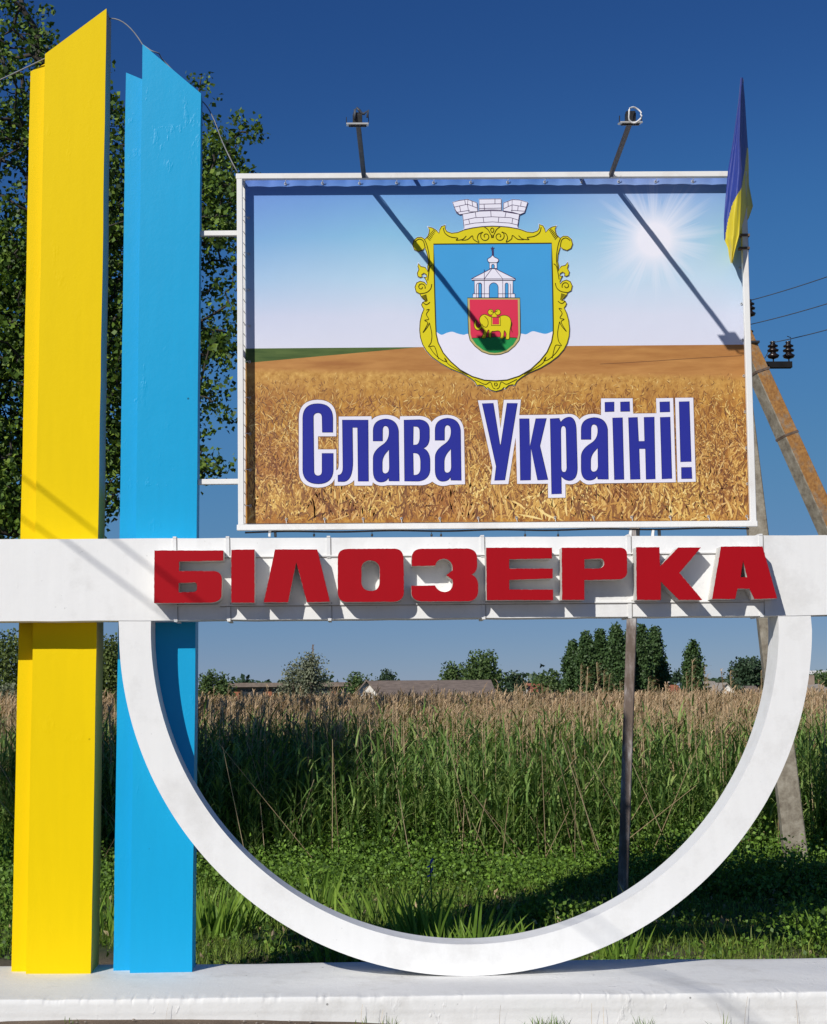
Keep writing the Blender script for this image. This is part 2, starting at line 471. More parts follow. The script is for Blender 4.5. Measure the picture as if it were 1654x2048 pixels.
pillar('blue_pillar_wing', [(226, yb)] + edge_wob(226.5, 1947, 252, 145) + [(252, 145), (288, 160), (262, yb)], YP + .085, .08, .14, [M_blue], 145, yb, 'narrow set-back blue strip on the left edge')

# ring: the measured circle on the front plane; inner and outer edge
def arc(cx, cy, rx, ry, a0, a1, n=110):
    return [(cx + rx * math.cos(math.radians(a0 + (a1 - a0) * i / n)), cy + ry * math.sin(math.radians(a0 + (a1 - a0) * i / n))) for i in range(n + 1)]
outer = arc(931, 1260, 693, 692, 180, 0); inner = arc(929.5, 1260, 628, 629, 0, 180)
# lower half reads downwards in pixels, so the sine is positive below the centre
bm = bmesh.new(); extr(bm, [[(237, 1236)] + outer + [(1621, 1226), (1556, 1227)] + inner + [(302, 1235)]], YF, YF + .235)
bm_obj('ring', bm, M_white, stele, label='large white open ring hanging under the beam')
bm = bmesh.new()
tl = [(-260, 1080), (0, 1078.5)] + [(x, 1078.5 - x * .0048 + random.uniform(-.5, .5)) for x in range(30, 1654, 60)] + [(1654, 1070.5), (2300, 1067)]
bl = [(2300, 1224)] + [(x, 1243 - x * .0086 + random.uniform(-.7, .7)) for x in range(2250, 1600, -60)] + [(x, 1243 - x * .0075 + random.uniform(-.7, .7)) for x in range(1590, 0, -45)] + [(-260, 1245)]
extr(bm, [tl + bl], YF - .004, YF + .225)
bm_obj('beam', bm, M_white, stele, label='long white horizontal beam carrying the letters')
# straps and rails that carry the letters
for sx, lean in ((349, 1), (455, 1), (657, 1), (965, 1), (1258, 1), (1522, 1)):
    s0 = YF - .004; yt = 1079 - sx * .0048; ybm = 1242.5 - sx * .0085; yr1 = 1116 - (sx - 345) * .0089; yr2 = 1210 - (sx - 345) * .0085
    for ya, yb2, top in ((yt, yr1 + 3, True), (yr2 - 3, ybm, False)):
        bm = bmesh.new(); k0 = (ya - yt) / 163; k1 = (yb2 - yt) / 163; e = 2.5 * k0; f = 2.5 * k1
        extr(bm, [[(sx - 4 + e, ya - (1 if top else 0)), (sx + 3.4 + e, ya - (1 if top else 0)), (sx + 3.4 + f, yb2 + (0 if top else 1)), (sx - 4 + f, yb2 + (0 if top else 1))]], s0 - .006, s0 - .001)
        extr(bm, [[(sx + 3.8 + e, ya), (sx + 5.0 + e, ya), (sx + 5.0 + f, yb2), (sx + 3.8 + f, yb2)]], s0 - .003, s0 - .0005, 1, 1)
        yy = ya - 1 if top else yb2 + 1; a = at(sx - 3.5 + (e if top else f), yy, s0 - .009); b = at(sx + 3.2 + (e if top else f), yy, s0 - .009)
        if top: add_box(bm, (a.x, s0 - .0085, a.z + .0005), (b.x, YF + .235, a.z + .010))
        else: add_box(bm, (a.x, s0 - .0085, a.z - .010), (b.x, YF + .235, a.z - .0005))
        bm_obj('strap', bm, [M_strap, M_seam], stele)
for y0, y1 in ((1114.5, 1104), (1211.5, 1201.5)):
    bm = bmesh.new(); s0 = YF - .004
    a, b = at(345, y0, s0 - .0055), at(1528, y1 + .6, s0 - .0055)
    prism(bm, a, b, .008, .009)
    bm_obj('letter_rail', bm, M_strap, stele)
    bm = bmesh.new()
    extr(bm, [[(440, y0 + 1.2 - .8), (1528, y1 + 1.8), (1528, y1 + 3.2), (440, y0 + 2.2)]], s0 - .006, s0 - .0006)
    bm_obj('rail_joint', bm, M_seam, stele)

T6 = lambda p: (280 + p[0] * .41112, 1040 + p[1] * .41112)
T7 = lambda p: (940 + p[0] * .43168, 1040 + p[1] * .43168)
LET = [
 (T6, 'M 70 148 L 405 148 405 197 190 202 190 248 360 248 Q 398 252 398 290 L 396 370 Q 390 400 340 402 L 68 404 Z M 188 307 L 262 303 Q 277 305 277 320 L 277 338 Q 272 350 255 350 L 188 352 Z'),
 (T6, 'M 444 145 L 557 143 557 402 444 402 Z'),
 (T6, 'M 657 143 L 862 143 924 397 812 400 760 205 720 400 602 400 Z'),
 (T6, 'M 962 185 Q 962 143 1005 141 L 1240 139 Q 1280 142 1282 185 L 1284 350 Q 1282 395 1235 397 L 1005 399 Q 962 395 962 350 Z M 1077 230 Q 1085 196 1120 196 Q 1160 198 1166 235 L 1166 305 Q 1160 345 1125 345 Q 1082 345 1077 305 Z'),
 (T6, 'M 1322 180 Q 1325 143 1365 140 L 1590 138 Q 1640 142 1640 185 L 1640 225 Q 1638 255 1612 265 Q 1640 275 1645 310 L 1645 350 Q 1640 393 1595 395 L 1370 396 Q 1325 392 1320 355 L 1320 320 1435 318 Q 1450 350 1485 350 Q 1522 345 1522 305 L 1520 290 1490 268 1520 245 Q 1525 195 1480 188 Q 1440 192 1437 222 L 1322 224 Z'),
 (T7, 'M 75 128 L 380 128 380 178 182 182 182 225 383 225 383 270 182 278 182 322 385 322 385 371 78 371 Z'),
 (T7, 'M 425 128 L 700 128 Q 727 132 728 160 L 728 245 Q 722 272 690 275 L 530 278 530 370 427 370 Z M 530 182 L 605 178 Q 622 180 622 205 Q 615 225 590 225 L 530 225 Z'),
 (T7, 'M 770 126 L 878 126 880 215 965 127 1070 127 970 245 1077 370 968 370 884 285 884 370 773 370 Z'),
 (T7, 'M 1163 123 L 1355 122 1423 363 1318 366 1295 318 1240 318 1228 366 1122 366 Z M 1265 187 L 1285 265 1253 265 Z')]
def sub(l, step=4.0, jit=.35):
    """cut long edges so the sawn outline can waver a little"""
    o = []
    n = len(l)
    for i in range(n):
        a, b = l[i], l[(i + 1) % n]; d = math.dist(a, b); k = max(1, int(d / step))
        for j in range(k):
            t = j / k; q = random.uniform(-jit, jit) if j else 0
            if d < 1e-6: continue
            nx_, ny_ = -(b[1] - a[1]) / d, (b[0] - a[0]) / d
            o.append((a[0] + (b[0] - a[0]) * t + nx_ * q, a[1] + (b[1] - a[1]) * t + ny_ * q))
    return o
for tf, s in LET:
    loops = [[tf(p) for p in clean(l)] for l in path(s)]
    bm = bmesh.new(); extr(bm, loops, YL, YF - .006)
    body = bm_obj('red_letter', bm, M_foam, stele)
    cx0 = sum(p[0] for p in loops[0]) / len(loops[0]); cy0 = sum(p[1] for p in loops[0]) / len(loops[0])
    bm = bmesh.new(); extr(bm, [sub(l) for l in loops], YL - .006, YL - .001, 0, 0)
    bm_obj('letter_face', bm, M_red, body)

# ------------------------------------------------------------------ billboard
YB = 9.56; YS = YB + .104           # frame front, banner sheet
bb = empty('billboard', at(980, 1060, YB), label='billboard with wheat field, coat of arms and blue slogan in a white steel frame', cat='billboard')
def bar(name, p0, p1, w, d, parent=bb, m=M_frame, roll=0, bev=.003):
    bm = bmesh.new(); prism(bm, p0, p1, w, d, roll)
    if bev: bmesh.ops.bevel(bm, geom=bm.edges[:], offset=bev, segments=1, affect='EDGES')
    return bm_obj(name, bm, m, parent)
yc = YB + .018
bar('frame_bar', at(472, 354, yc), at(1492, 349, yc), .036, .036)
bar('frame_bar', at(474, 1055.5, yc), at(1514, 1047.5, yc), .036, .036)
bar('frame_post', at(479.3, 359, yc - .001), at(482.5, 1051, yc - .001), .036, .034)
bar('frame_post', at(1485, 353, yc - .001), at(1506, 1045, yc - .001), .038, .034)
yr = YS + .022
bar('rear_bar', at(478, 356, yr), at(1488, 352, yr), .032, .03)
bar('rear_bar', at(480, 1052, yr), at(1508, 1044, yr), .032, .03)
bar('rear_post', at(485, 359, yr), at(487.5, 1050, yr), .036, .03)
bar('rear_post', at(1483, 354, yr), at(1504, 1044, yr), .036, .03)
for x, y in ((480, 356), (827, 354), (1160, 352), (1484, 351), (484, 1053), (827, 1052), (1160, 1050), (1505, 1046)):
    bar('spacer', at(x, y, YB + .037), at(x, y, yr - .016), .02, .02)
bar('spacer', at(480, 700, YB + .037), at(483, 700, yr - .016), .02, .02); bar('spacer', at(1494, 700, YB + .037), at(1494, 700, yr - .016), .02, .02)
# arms to the blue pillar
for y0, y1 in ((467.5, 467.5), (964, 964)):
    bar('side_arm', Vector((at(396, y0, 9.66).x, 9.665, at(400, y0, 9.66).z)), Vector((at(478, y1, 9.66).x, 9.665, at(400, y1, 9.66).z + .001)), .034, .034)
# feet on the beam
for x, w in ((545, 5), (1268, 7), (1312, 6)):
    bar('foot', at(x - w, 1060, 9.60), at(x - w - 1, 1074, 9.60), .016, .03, m=M_frame); bar('foot', at(x + w, 1060, 9.60), at(x + w + 1, 1074, 9.60), .016, .03, m=M_dark)
# under-edge conduit and little hanging clips
bm = bmesh.new(); tube(bm, [at(x, 1064.5 - (x - 480) * .0078 + 1.0 * math.sin(x * .03), YB + .05) for x in range(490, 1510, 12)], .006, 5)
bm_obj('cable_run', bm, M_dark, bb, smooth=True)
for x in (628, 744, 863, 882, 1116, 1050):
    bm = bmesh.new(); p = at(x, 1060, YB + .045); tube(bm, [p, p - Vector((0, 0, .022))], .0015, 5); lathe(bm, p - Vector((0, 0, .034)), [(.002, .012), (.007, .006), (.007, -.004), (.002, -.008)], 8)
    bm_obj('hanging_clip', bm, M_dark, bb)

# banner sheet with its printed picture
def banner_mat():
    g = N('banner_print'); uv = g.n('UVMap'); sep = g.n('SeparateXYZ'); g.l(uv.outputs[0], sep.inputs[0])
    x, y = sep.outputs[0], sep.outputs[1]     # sheet coordinates: x 0.493..1.5, y 0.36 (top) .. 1.045 (bottom)
    t = g.math('DIVIDE', g.math('SUBTRACT', y, .36), .335, True)
    wob = g.math('MULTIPLY', g.math('SUBTRACT', g.noise(3, 3, .5, vec=uv.outputs[0]), .5), .12)
    skyc = g.ramp(g.math('ADD', t, wob), [(.0, lin(84, 126, 200)), (.12, lin(112, 160, 212)), (.35, lin(134, 186, 218)), (.6, lin(176, 206, 227)), (.82, lin(206, 212, 229)), (1., lin(212, 214, 229))])
    xl = g.math('DIVIDE', g.math('SUBTRACT', x, .5), .28, True)
    skyc = g.mix(g.math('MULTIPLY', g.math('SUBTRACT', 1, xl), g.math('MULTIPLY', g.math('SUBTRACT', 1, t), .5)), skyc, lin(110, 138, 212))
    # sunburst
    dx = g.math('SUBTRACT', x, 1.308); dy = g.math('SUBTRACT', y, .482)
    r = g.math('SQRT', g.math('ADD', g.math('MULTIPLY', dx, dx), g.math('MULTIPLY', dy, dy)))
    ang = g.math('ARCTAN2', dy, dx)
    cb = g.n('CombineXYZ'); g.l(g.math('MULTIPLY', g.math('COSINE', ang), 1), cb.inputs[0]); g.l(g.math('SINE', ang), cb.inputs[1])
    ray = g.noise(3.2, 5, .7, vec=cb.outputs[0])
    ext = g.math('ADD', .045, g.math('MULTIPLY', g.math('POWER', ray, 2.6), .52))
    gl = g.math('SUBTRACT', 1.1, g.math('DIVIDE', r, ext), True)
    gl = g.math('MULTIPLY', gl, g.math('SUBTRACT', 1.2, g.math('MULTIPLY', r, 5.2), True))
    core = g.math('SUBTRACT', 1.55, g.math('DIVIDE', r, .056), True)
    halo = g.math('MULTIPLY', g.math('SUBTRACT', 1, g.math('DIVIDE', r, .26), True), .3)
    g1 = g.math('MAXIMUM', g.math('MAXIMUM', gl, core), halo)
    skyc = g.mix(g1, skyc, lin(230, 230, 240))
    # fields
    n2 = g.noise(9, 6, .6, vec=uv.outputs[0], stretch=(1, 6, 1))
    plainf = g.ramp(n2, [(.3, lin(164, 112, 62)), (.7, lin(190, 138, 80))])
    tr = g.ramp(g.noise(5, 4, .6, vec=uv.outputs[0], stretch=(1, 9, 1)), [(.52, (0, 0, 0)), (.68, (.5, .5, .5))])
    plainf = g.mix(tr, plainf, lin(150, 95, 56))
    # green field, a thin wedge at the left
    hb = g.math('ADD', .726, g.math('MULTIPLY', g.math('SUBTRACT', x, .493), -.088))
    gm = g.math('LESS_THAN', y, hb)
    plainf = g.mix(gm, plainf, g.ramp(g.noise(12, 5, .6, vec=uv.outputs[0], stretch=(1, 8, 1)), [(.3, lin(62, 84, 44)), (.7, lin(92, 110, 60))]))
    # wheat undertone
    n3 = g.noise(34, 8, .75, vec=uv.outputs[0], stretch=(1.6, .7, 1))
    wh = g.ramp(n3, [(.28, lin(96, 58, 34)), (.42, lin(150, 98, 50)), (.55, lin(192, 140, 66)), (.72, lin(222, 182, 104))])
    n4 = g.noise(6, 4, .6, vec=uv.outputs[0])
    redn = g.ramp(n4, [(.45, (0, 0, 0)), (.7, (.55, .55, .55))])
    wh = g.mix(redn, wh, lin(152, 92, 62))
    topw = g.math('ADD', .735, g.math('MULTIPLY', g.math('SUBTRACT', x, .5), .018))
    wedge = g.math('DIVIDE', g.math('SUBTRACT', g.math('ADD', y, g.math('MULTIPLY', g.math('SUBTRACT', g.noise(60, 3, .5, vec=uv.outputs[0]), .5), .012)), topw), .012, True)
    far_w = g.ramp(g.noise(90, 5, .65, vec=uv.outputs[0]), [(.35, lin(172, 124, 62)), (.65, lin(216, 172, 98))])
    fade = g.math('DIVIDE', g.math('SUBTRACT', y, .745), .07, True)
    wh = g.mix(fade, far_w, wh)
    fld = g.mix(wedge, plainf, wh)
    hz = g.math('ADD', .697, g.math('MULTIPLY', g.math('SUBTRACT', x, .5), -.004))
    isf = g.math('GREATER_THAN', y, hz)
    col = g.mix(isf, skyc, fld)
    g.l(col, g.b.inputs['Base Color']); g.b.inputs['Roughness'].default_value = .5; g.b.inputs['Specular IOR Level'].default_value = .15
    sep2 = g.noise(2.3, 3, .5)
    g.l(g.bump(sep2, .25, .02, g.bump(g.noise(900, 1, .5), .1, .0004)), g.b.inputs['Normal'])
    return g.m
M_banner = banner_mat()
def sheet_z_wave(px, py):
    """slack of the sheet between its eyelets: only near the top hem"""
    k = max(0, 1 - (py - 357) / 26)
    return .010 * k * abs(math.sin((px - 500) / 38.5 * math.pi / 1)) + .006 * k * math.sin(px * .043)
bm = bmesh.new(); uvl = bm.loops.layers.uv.new('UVMap'); gridv = {}
cols = [491 + i * (1502 - 491) / 200 for i in range(201)]; rows = [358, 361, 364, 367, 370, 374, 378, 384, 392, 402] + [402 + (1047 - 402) * i / 60 for i in range(1, 61)]
for i, cxp in enumerate(cols):
    for j, ry in enumerate(rows):
        tt = (ry - 358) / 689; xr = 1483 + (1503 - 1483) * tt; xx = 491 + (cxp - 491) / (1502 - 491) * (xr - 491)
        yy = ry - (xx - 491) * .0065 + (1.6 * abs(math.sin((xx - 500) / 77 * math.pi)) if j == 0 else 0)
        v = at(xx, yy, YS); v.y -= sheet_z_wave(xx, ry); gridv[i, j] = (bm.verts.new(v), (xx / 1000, (yy + (xx - 491) * .0065 * .6) / 1000))
for i in range(len(cols) - 1):
    for j in range(len(rows) - 1):
        q = [gridv[i, j], gridv[i, j + 1], gridv[i + 1, j + 1], gridv[i + 1, j]]
        f = bm.faces.new([a[0] for a in q]); f.smooth = True
        for lp, a in zip(f.loops, q): lp[uvl].uv = a[1]
me = bpy.data.meshes.new('banner'); bm.to_mesh(me); bm.free()
banner = link('banner', me, M_banner, bb, label='printed banner sheet')

def pr(name, r, g_, b, rough=.5):
    return plain(name, lin(r, g_, b), rough, spec=.12, var=.03, vs=3)
P_wh = pr('print_white', 226, 224, 236); P_navy = pr('print_blue', 44, 50, 146); P_dnavy = pr('print_dark_blue', 22, 24, 84)
P_gold = pr('print_gold', 214, 200, 34); P_line = pr('print_brown_line', 62, 54, 12); P_azure = pr('print_azure', 68, 154, 210)
P_red = pr('print_crimson', 212, 54, 82); P_green = pr('print_green', 40, 146, 76); P_purp = pr('print_purple_line', 70, 50, 90); P_beige = pr('print_beige', 186, 172, 112)
P_drk = pr('print_dark_line', 120, 84, 60)
# wheat ears and stalks printed as thousands of strokes
def wheat():
    n = 12500
    ys_ = 748 + (1043 - 748) * RNG.random(n) ** .72; xs_ = 496 + RNG.random(n) * 1000
    order = np.argsort(ys_); ys_, xs_ = ys_[order], xs_[order]
    V = []; Fc = []; MI = []; k = 0
    for x, y in zip(xs_, ys_):
        s = (y - 735) / 300                       # nearer rows print larger
        xr = 1483 + 20 * (y - 358) / 689
        if x > xr - 2: continue
        L = (4 + 36 * s) * random.uniform(.5, 1.3); w = (1.0 + 3.1 * s) * random.uniform(.5, 1.2)
        a = random.gauss(math.radians(90), .75 - .35 * s) if random.random() < .86 - .1 * (1 - s) else random.uniform(0, math.pi)
        c = random.uniform(-.9, .9); seg = 3; pts = []; px, py = x, y
        for i in range(seg + 1):
            pts.append((px, py)); aa = a + c * i / seg; px += math.cos(aa) * L / seg; py -= math.sin(aa) * L / seg
        if min(p[1] for p in pts) < 741 or max(p[1] for p in pts) > 1044 or min(p[0] for p in pts) < 493 or max(p[0] for p in pts) > xr: continue
        Yk = YS - .0006 - .0004 * ((k % 40) / 40)
        for i, (qx, qy) in enumerate(pts):
            ww = w * (.35, 1, .8, .1)[i] / 2; an = a + c * i / seg
            for sg in (1, -1):
                q = at(qx - math.sin(an) * ww * sg, qy - math.cos(an) * ww * sg, Yk); V.append(q)
        b = k * 8
        for i in range(seg): Fc.append((b + 2 * i, b + 2 * i + 1, b + 2 * i + 3, b + 2 * i + 2))
        k += 1
    for e in range(150):                              # ripe ears in the foreground of the print
        if e < 60: x, y = random.uniform(500, 600), random.uniform(800, 1035)
        elif e < 110: x, y = random.uniform(1395, 1490), random.uniform(800, 1035)
        else: x, y = random.uniform(510, 1480), random.uniform(985, 1035)
        sc_ = .5 + .9 * (y - 780) / 260; a = random.gauss(1.75, .5); c = random.uniform(-.6, .6); px, py = x, y; Yk = YS - .00115 - .0004 * ((e % 20) / 20)
        for q in range(9):
            aa = a + c * q / 9
            for sg2 in (1, -1):
                ka = aa + sg2 * .55; L = 5.2 * sc_; w = 2.3 * sc_; xr = 1483 + 20 * (y - 358) / 689
                P4 = [(px, py), (px + math.cos(ka) * L * .5 - math.sin(ka) * w * .5, py - math.sin(ka) * L * .5 - math.cos(ka) * w * .5), (px + math.cos(ka) * L, py - math.sin(ka) * L), (px + math.cos(ka) * L * .5 + math.sin(ka) * w * .5, py - math.sin(ka) * L * .5 + math.cos(ka) * w * .5)]
                if all(494 < u < xr - 1 and v < 1044 for u, v in P4):
                    b = len(V); V.extend(at(u, v, Yk) for u, v in P4); Fc.append((b, b + 1, b + 2, b + 3))
            px += math.cos(aa) * 3.0 * sc_; py -= math.sin(aa) * 3.0 * sc_
    me = np_mesh('wheat_print', np.array([tuple(v) for v in V]), Fc)
    g = N('wheat_strokes'); geo = g.n('NewGeometry')
    lo = g.ramp(geo.outputs['Random Per Island'], [(0, lin(104, 64, 38)), (.25, lin(146, 98, 52)), (.48, lin(182, 132, 64)), (.7, lin(208, 162, 84)), (.88, lin(228, 190, 110)), (1, lin(240, 214, 146))])
    tone = g.ramp(g.noise(2.6, 4, .6), [(.44, (1.0, 1.0, .95)), (.66, (.72, .56, .52))])
    g.l(g.mix(1.0, lo, tone, 'MULTIPLY'), g.b.inputs['Base Color']); g.b.inputs['Roughness'].default_value = .5
    link('wheat_print', me, g.m, banner, kind='stuff')
wheat()
# slogan
T3 = lambda p: (560 + p[0] * .29021, 760 + p[1] * .29021)
T4 = lambda p: (920 + p[0] * .30230, 760 + p[1] * .30230)
def mapped(tf, s): return [[tf(p) for p in l] for l in path(s)]
def grow(l, w):
    l = clean(l); n = len(l); A = sum(l[i][0] * l[(i + 1) % n][1] - l[(i + 1) % n][0] * l[i][1] for i in range(n)); sg = 1 if A > 0 else -1; o = []
    for i in range(n):
        a, b, c = np.array(l[i - 1]), np.array(l[i]), np.array(l[(i + 1) % n])
        d1 = (b - a) / np.hypot(*(b - a)); d2 = (c - b) / np.hypot(*(c - b))
        n1 = np.array((d1[1], -d1[0])) * sg; n2 = np.array((d2[1], -d2[0])) * sg; m = n1 + n2; q = m @ m
        m = m * (2 / q) if q > .5 else n1
        o.append(tuple(b + m * w))
    return o
SIL = [(T3, 'M 130 265 Q 130 138 260 136 Q 388 138 388 265 L 388 388 262 388 262 478 388 478 388 620 Q 388 740 262 742 Q 130 740 130 620 Z'),
 (T3, 'M 405 252 L 630 250 632 275 Q 660 242 725 240 Q 790 240 825 275 L 828 250 960 248 Q 1020 250 1045 290 Q 1080 240 1150 240 Q 1260 245 1268 350 L 1275 718 1170 722 Q 1100 745 1050 700 Q 1010 730 950 725 L 830 725 740 725 Q 680 740 640 705 L 635 728 512 728 512 690 Q 480 725 430 728 L 375 728 378 625 Q 405 625 405 580 Z'),
 (T4, 'M 118 135 L 248 132 268 320 290 131 403 130 392 232 590 230 672 228 Q 710 222 740 226 Q 775 235 790 262 Q 820 225 880 224 Q 915 225 933 233 L 933 122 1142 121 1145 222 1300 220 1297 121 1410 119 1428 676 900 684 Q 870 694 840 690 Q 810 680 795 660 Q 770 690 730 690 L 697 688 698 778 583 780 582 686 378 687 368 380 320 688 203 690 215 580 Z'),
 (T4, 'M 1423 118 L 1543 117 1560 673 1440 676 Z')]
GA = 'M 640 420 L 705 420 705 350 Q 705 315 725 315 Q 750 318 750 360 Q 750 420 700 450 Q 640 490 640 540 L 640 620 Q 640 700 690 703 Q 735 703 745 670 L 750 695 820 697 815 350 Q 805 270 725 268 Q 640 275 640 350 Z M 750 480 Q 703 520 703 570 L 703 620 Q 705 645 725 645 Q 752 640 752 600 Z'
GL = [(T3, 'M 155 260 Q 158 163 258 163 Q 360 163 362 260 L 362 360 290 360 288 255 Q 285 225 258 225 Q 226 228 228 262 L 232 630 Q 236 660 262 660 Q 286 658 288 630 L 288 505 365 505 365 620 Q 360 715 262 715 Q 158 715 155 620 Z'),
 (T3, 'M 428 275 L 605 275 608 698 537 698 533 328 497 328 500 560 Q 500 690 440 700 L 398 700 398 655 Q 432 655 432 600 Z'),
 (T3, GA),
 (T3, 'M 853 275 L 960 273 Q 1025 280 1028 340 L 1028 400 Q 1025 455 985 470 Q 1032 490 1032 560 L 1032 620 Q 1025 690 950 697 L 857 697 Z M 917 320 L 940 320 Q 962 325 962 360 L 962 400 Q 958 445 935 447 L 915 447 Z M 915 503 L 935 503 Q 965 508 967 560 L 967 610 Q 965 650 935 655 L 918 655 Z'),
 (lambda p: T3((p[0] + 427, p[1] - 5)), GA),
 (T4, 'M 145 155 L 218 153 262 425 268 430 310 153 378 153 295 662 227 664 238 572 Z'),
 (T4, 'M 392 255 L 455 255 462 438 500 255 570 253 527 435 580 660 512 662 470 455 465 662 398 664 Z'),
 (T4, 'M 595 255 L 655 253 665 278 Q 690 245 725 245 Q 765 250 768 330 L 775 580 Q 775 660 725 665 Q 690 665 668 635 L 670 752 605 755 Z M 665 340 Q 665 303 682 303 Q 700 305 700 340 L 705 580 Q 703 610 688 610 Q 668 610 668 580 Z'),
 (lambda p: T4((800 + (p[0] - 640), 248 + (p[1] - 268) * .954)), GA),
 (T4, 'M 1008 250 L 1073 248 1083 658 1020 660 Z'), (T4, 'M 957 147 L 1018 145 1018 208 958 210 Z'), (T4, 'M 1060 145 L 1120 143 1122 207 1061 208 Z'),
 (T4, 'M 1113 248 L 1172 246 1180 405 1220 404 1216 246 1283 244 1290 655 1230 657 1225 455 1183 455 1190 656 1126 658 Z'),
 (T4, 'M 1323 246 L 1388 244 1400 652 1335 655 Z'), (T4, 'M 1320 145 L 1385 143 1387 210 1322 212 Z'),
 (T4, 'M 1448 143 L 1515 141 1528 540 1458 542 Z'), (T4, 'M 1463 578 L 1530 577 1534 652 1464 653 Z')]
bm = bmesh.new(); 
for i, (tf, s) in enumerate(SIL):
    lp = mapped(tf, s)
    ribbon(bm, clean(lp[0]), 2.2, YS - .0016 - .0002 * i, 2, closed=True)
    flat(bm, lp, YS - .0026 - .0002 * i, 0)
for i, (tf, s) in enumerate(GL):
    lp = mapped(tf, s); flat(bm, lp, YS - .0040, 1)
    for l in lp: ribbon(bm, [(a + .5, b) for a, b in clean(l)], .9, YS - .0044, 3, closed=True)
bm_obj('slogan_lettering', bm, [P_wh, P_navy, P_drk, P_dnavy], banner, label='blue slogan letters with white outline')

# coat of arms
TC = lambda p: (780 + p[0] * .24184, 360 + p[1] * .24184)
TE = lambda p: (900 + p[0] * .12694, 470 + p[1] * .12694)
def mir(p):
    xc = 845 + .0235 * (p[1] - 400); x2 = 2 * xc - p[0]; return (x2, p[1] - .008 * (x2 - p[0]))
left = [(845, 380), (760, 384), (680, 395), (610, 414), (560, 434), (510, 440), (470, 426), (455, 400), (455, 374), (426, 384), (412, 408), (405, 440), (380, 414), (350, 396), (315, 388), (326, 412), (322, 440), (310, 470), (287, 490),
        (260, 473), (225, 475), (196, 500), (187, 540), (201, 575), (235, 592), (270, 580), (288, 560), (300, 590), (312, 630), (318, 680), (311, 715), (311, 752), (290, 722), (255, 715), (235, 690), (230, 715), (239, 740), (225, 770), (231, 797), (250, 806), (266, 800), (262, 782), (280, 770), (300, 782), (305, 802), (292, 805), (280, 801), (295, 822), (306, 850), (303, 868), (285, 846), (250, 836), (220, 850), (206, 885), (216, 924), (246, 941), (256, 962), (276, 985), (291, 1001), (270, 1011), (260, 1031), (268, 1050), (281, 1066),
        (262, 1112), (249, 1170), (245, 1240), (251, 1300), (270, 1360), (301, 1412), (350, 1465), (420, 1515), (500, 1560), (600, 1600), (660, 1635), (700, 1665), (720, 1700), (737, 1694), (770, 1700), (800, 1726), (807, 1714), (832, 1736), (874, 1748)]
outl = left + [mir(p) for p in reversed(left[1:-1])]
sh_l = [(360, 530), (364, 700), (370, 950), (378, 1200), (382, 1275), (398, 1345), (440, 1430), (500, 1500), (580, 1570), (680, 1625), (780, 1655), (874, 1661)]
shield = sh_l + [mir(p) for p in reversed(sh_l[:-1])]
wave = smoothline([(380, 1252), (425, 1280), (470, 1264), (515, 1255), (560, 1270), (612, 1280), (655, 1271), (860, 1268), (1075, 1270), (1125, 1276), (1180, 1251), (1240, 1264), (1290, 1272), (1348, 1250)], 5)
def sset(y): return YS - .0045 - y * .0006
def rib(bm, pts, w, Y, mi=0, closed=False): ribbon(bm, pts, w * 1.45, Y, mi, closed)
bm = bmesh.new(); MC = [P_wh, P_gold, P_line, P_azure, P_red, P_green, P_purp, P_beige]
m_ = lambda l, tf=TC: [tf(p) for p in l]
flat(bm, [grow(m_(outl), 1.3)], YS - .0036, 0)
flat(bm, [m_(outl)], sset(0), 1); rib(bm, m_(outl), 1.1, sset(1), 2, True)
flat(bm, [m_(shield)], sset(1), 3); flat(bm, [m_(wave + [mir(p) for p in sh_l[4:]] + [p for p in reversed(sh_l[4:-1])])], sset(2), 0)
rib(bm, m_(shield), 1.5, sset(3), 2, True)
# ornament lines, both halves
def both(l, w=1.0, k=4):
    l = smoothline(l, k)
    rib(bm, m_(l), w, sset(3.4), 2); rib(bm, m_([mir(p) for p in l]), w, sset(3.4), 2)
def spiral(cx, cy, r0, r1, a0, turns, n=20):
    return [(cx + (r0 + (r1 - r0) * i / n) * math.cos(a0 + turns * 2 * math.pi * i / n), cy + (r0 + (r1 - r0) * i / n) * math.sin(a0 + turns * 2 * math.pi * i / n)) for i in range(n + 1)]
both([(440, 395), (455, 440), (500, 470), (560, 480), (545, 497), (600, 490), (630, 462)]); both([(590, 497), (640, 492), (680, 460), (690, 490), (735, 515), (722, 480), (735, 445), (770, 432)])
both(spiral(790, 465, 45, 8, -2.2, -1.3), k=2); both([(780, 388), (810, 410), (832, 450)]); both([(838, 452), (842, 478)], 1.6)
both([(845, 395), (832, 408), (838, 428), (846, 434)]); both([(285, 492), (305, 540), (322, 620), (326, 690), (312, 760)]); both([(205, 510), (240, 488), (275, 505), (290, 560)])
both([(350, 700), (330, 720), (318, 780), (312, 830)]); both([(345, 860), (335, 900), (300, 930), (245, 940)]); both(spiral(258, 885, 34, 8, 0.4, -1.1), k=2)
for i in range(7): both([(322 + i * 9 - 20, 470 - i * 10), (350 + i * 7 - 18, 492 - i * 12 + 8)], .9, 1)
for i in range(6): both([(262 + i * 6, 962 + i * 9), (300 + i * 2, 948 + i * 9)], .9, 1)
both([(270, 1010), (300, 1030), (330, 1010)]); both([(300, 1075), (325, 1070), (300, 1110), (320, 1150), (285, 1160), (312, 1180), (290, 1230), (272, 1262), (310, 1215), (325, 1180)], .9)
both([(325, 1180), (345, 1270), (340, 1340), (318, 1378), (360, 1372), (378, 1400), (400, 1480)], .9); both([(330, 1385), (370, 1440), (430, 1490), (470, 1500), (450, 1470), (480, 1520), (560, 1570), (640, 1610)], .9)
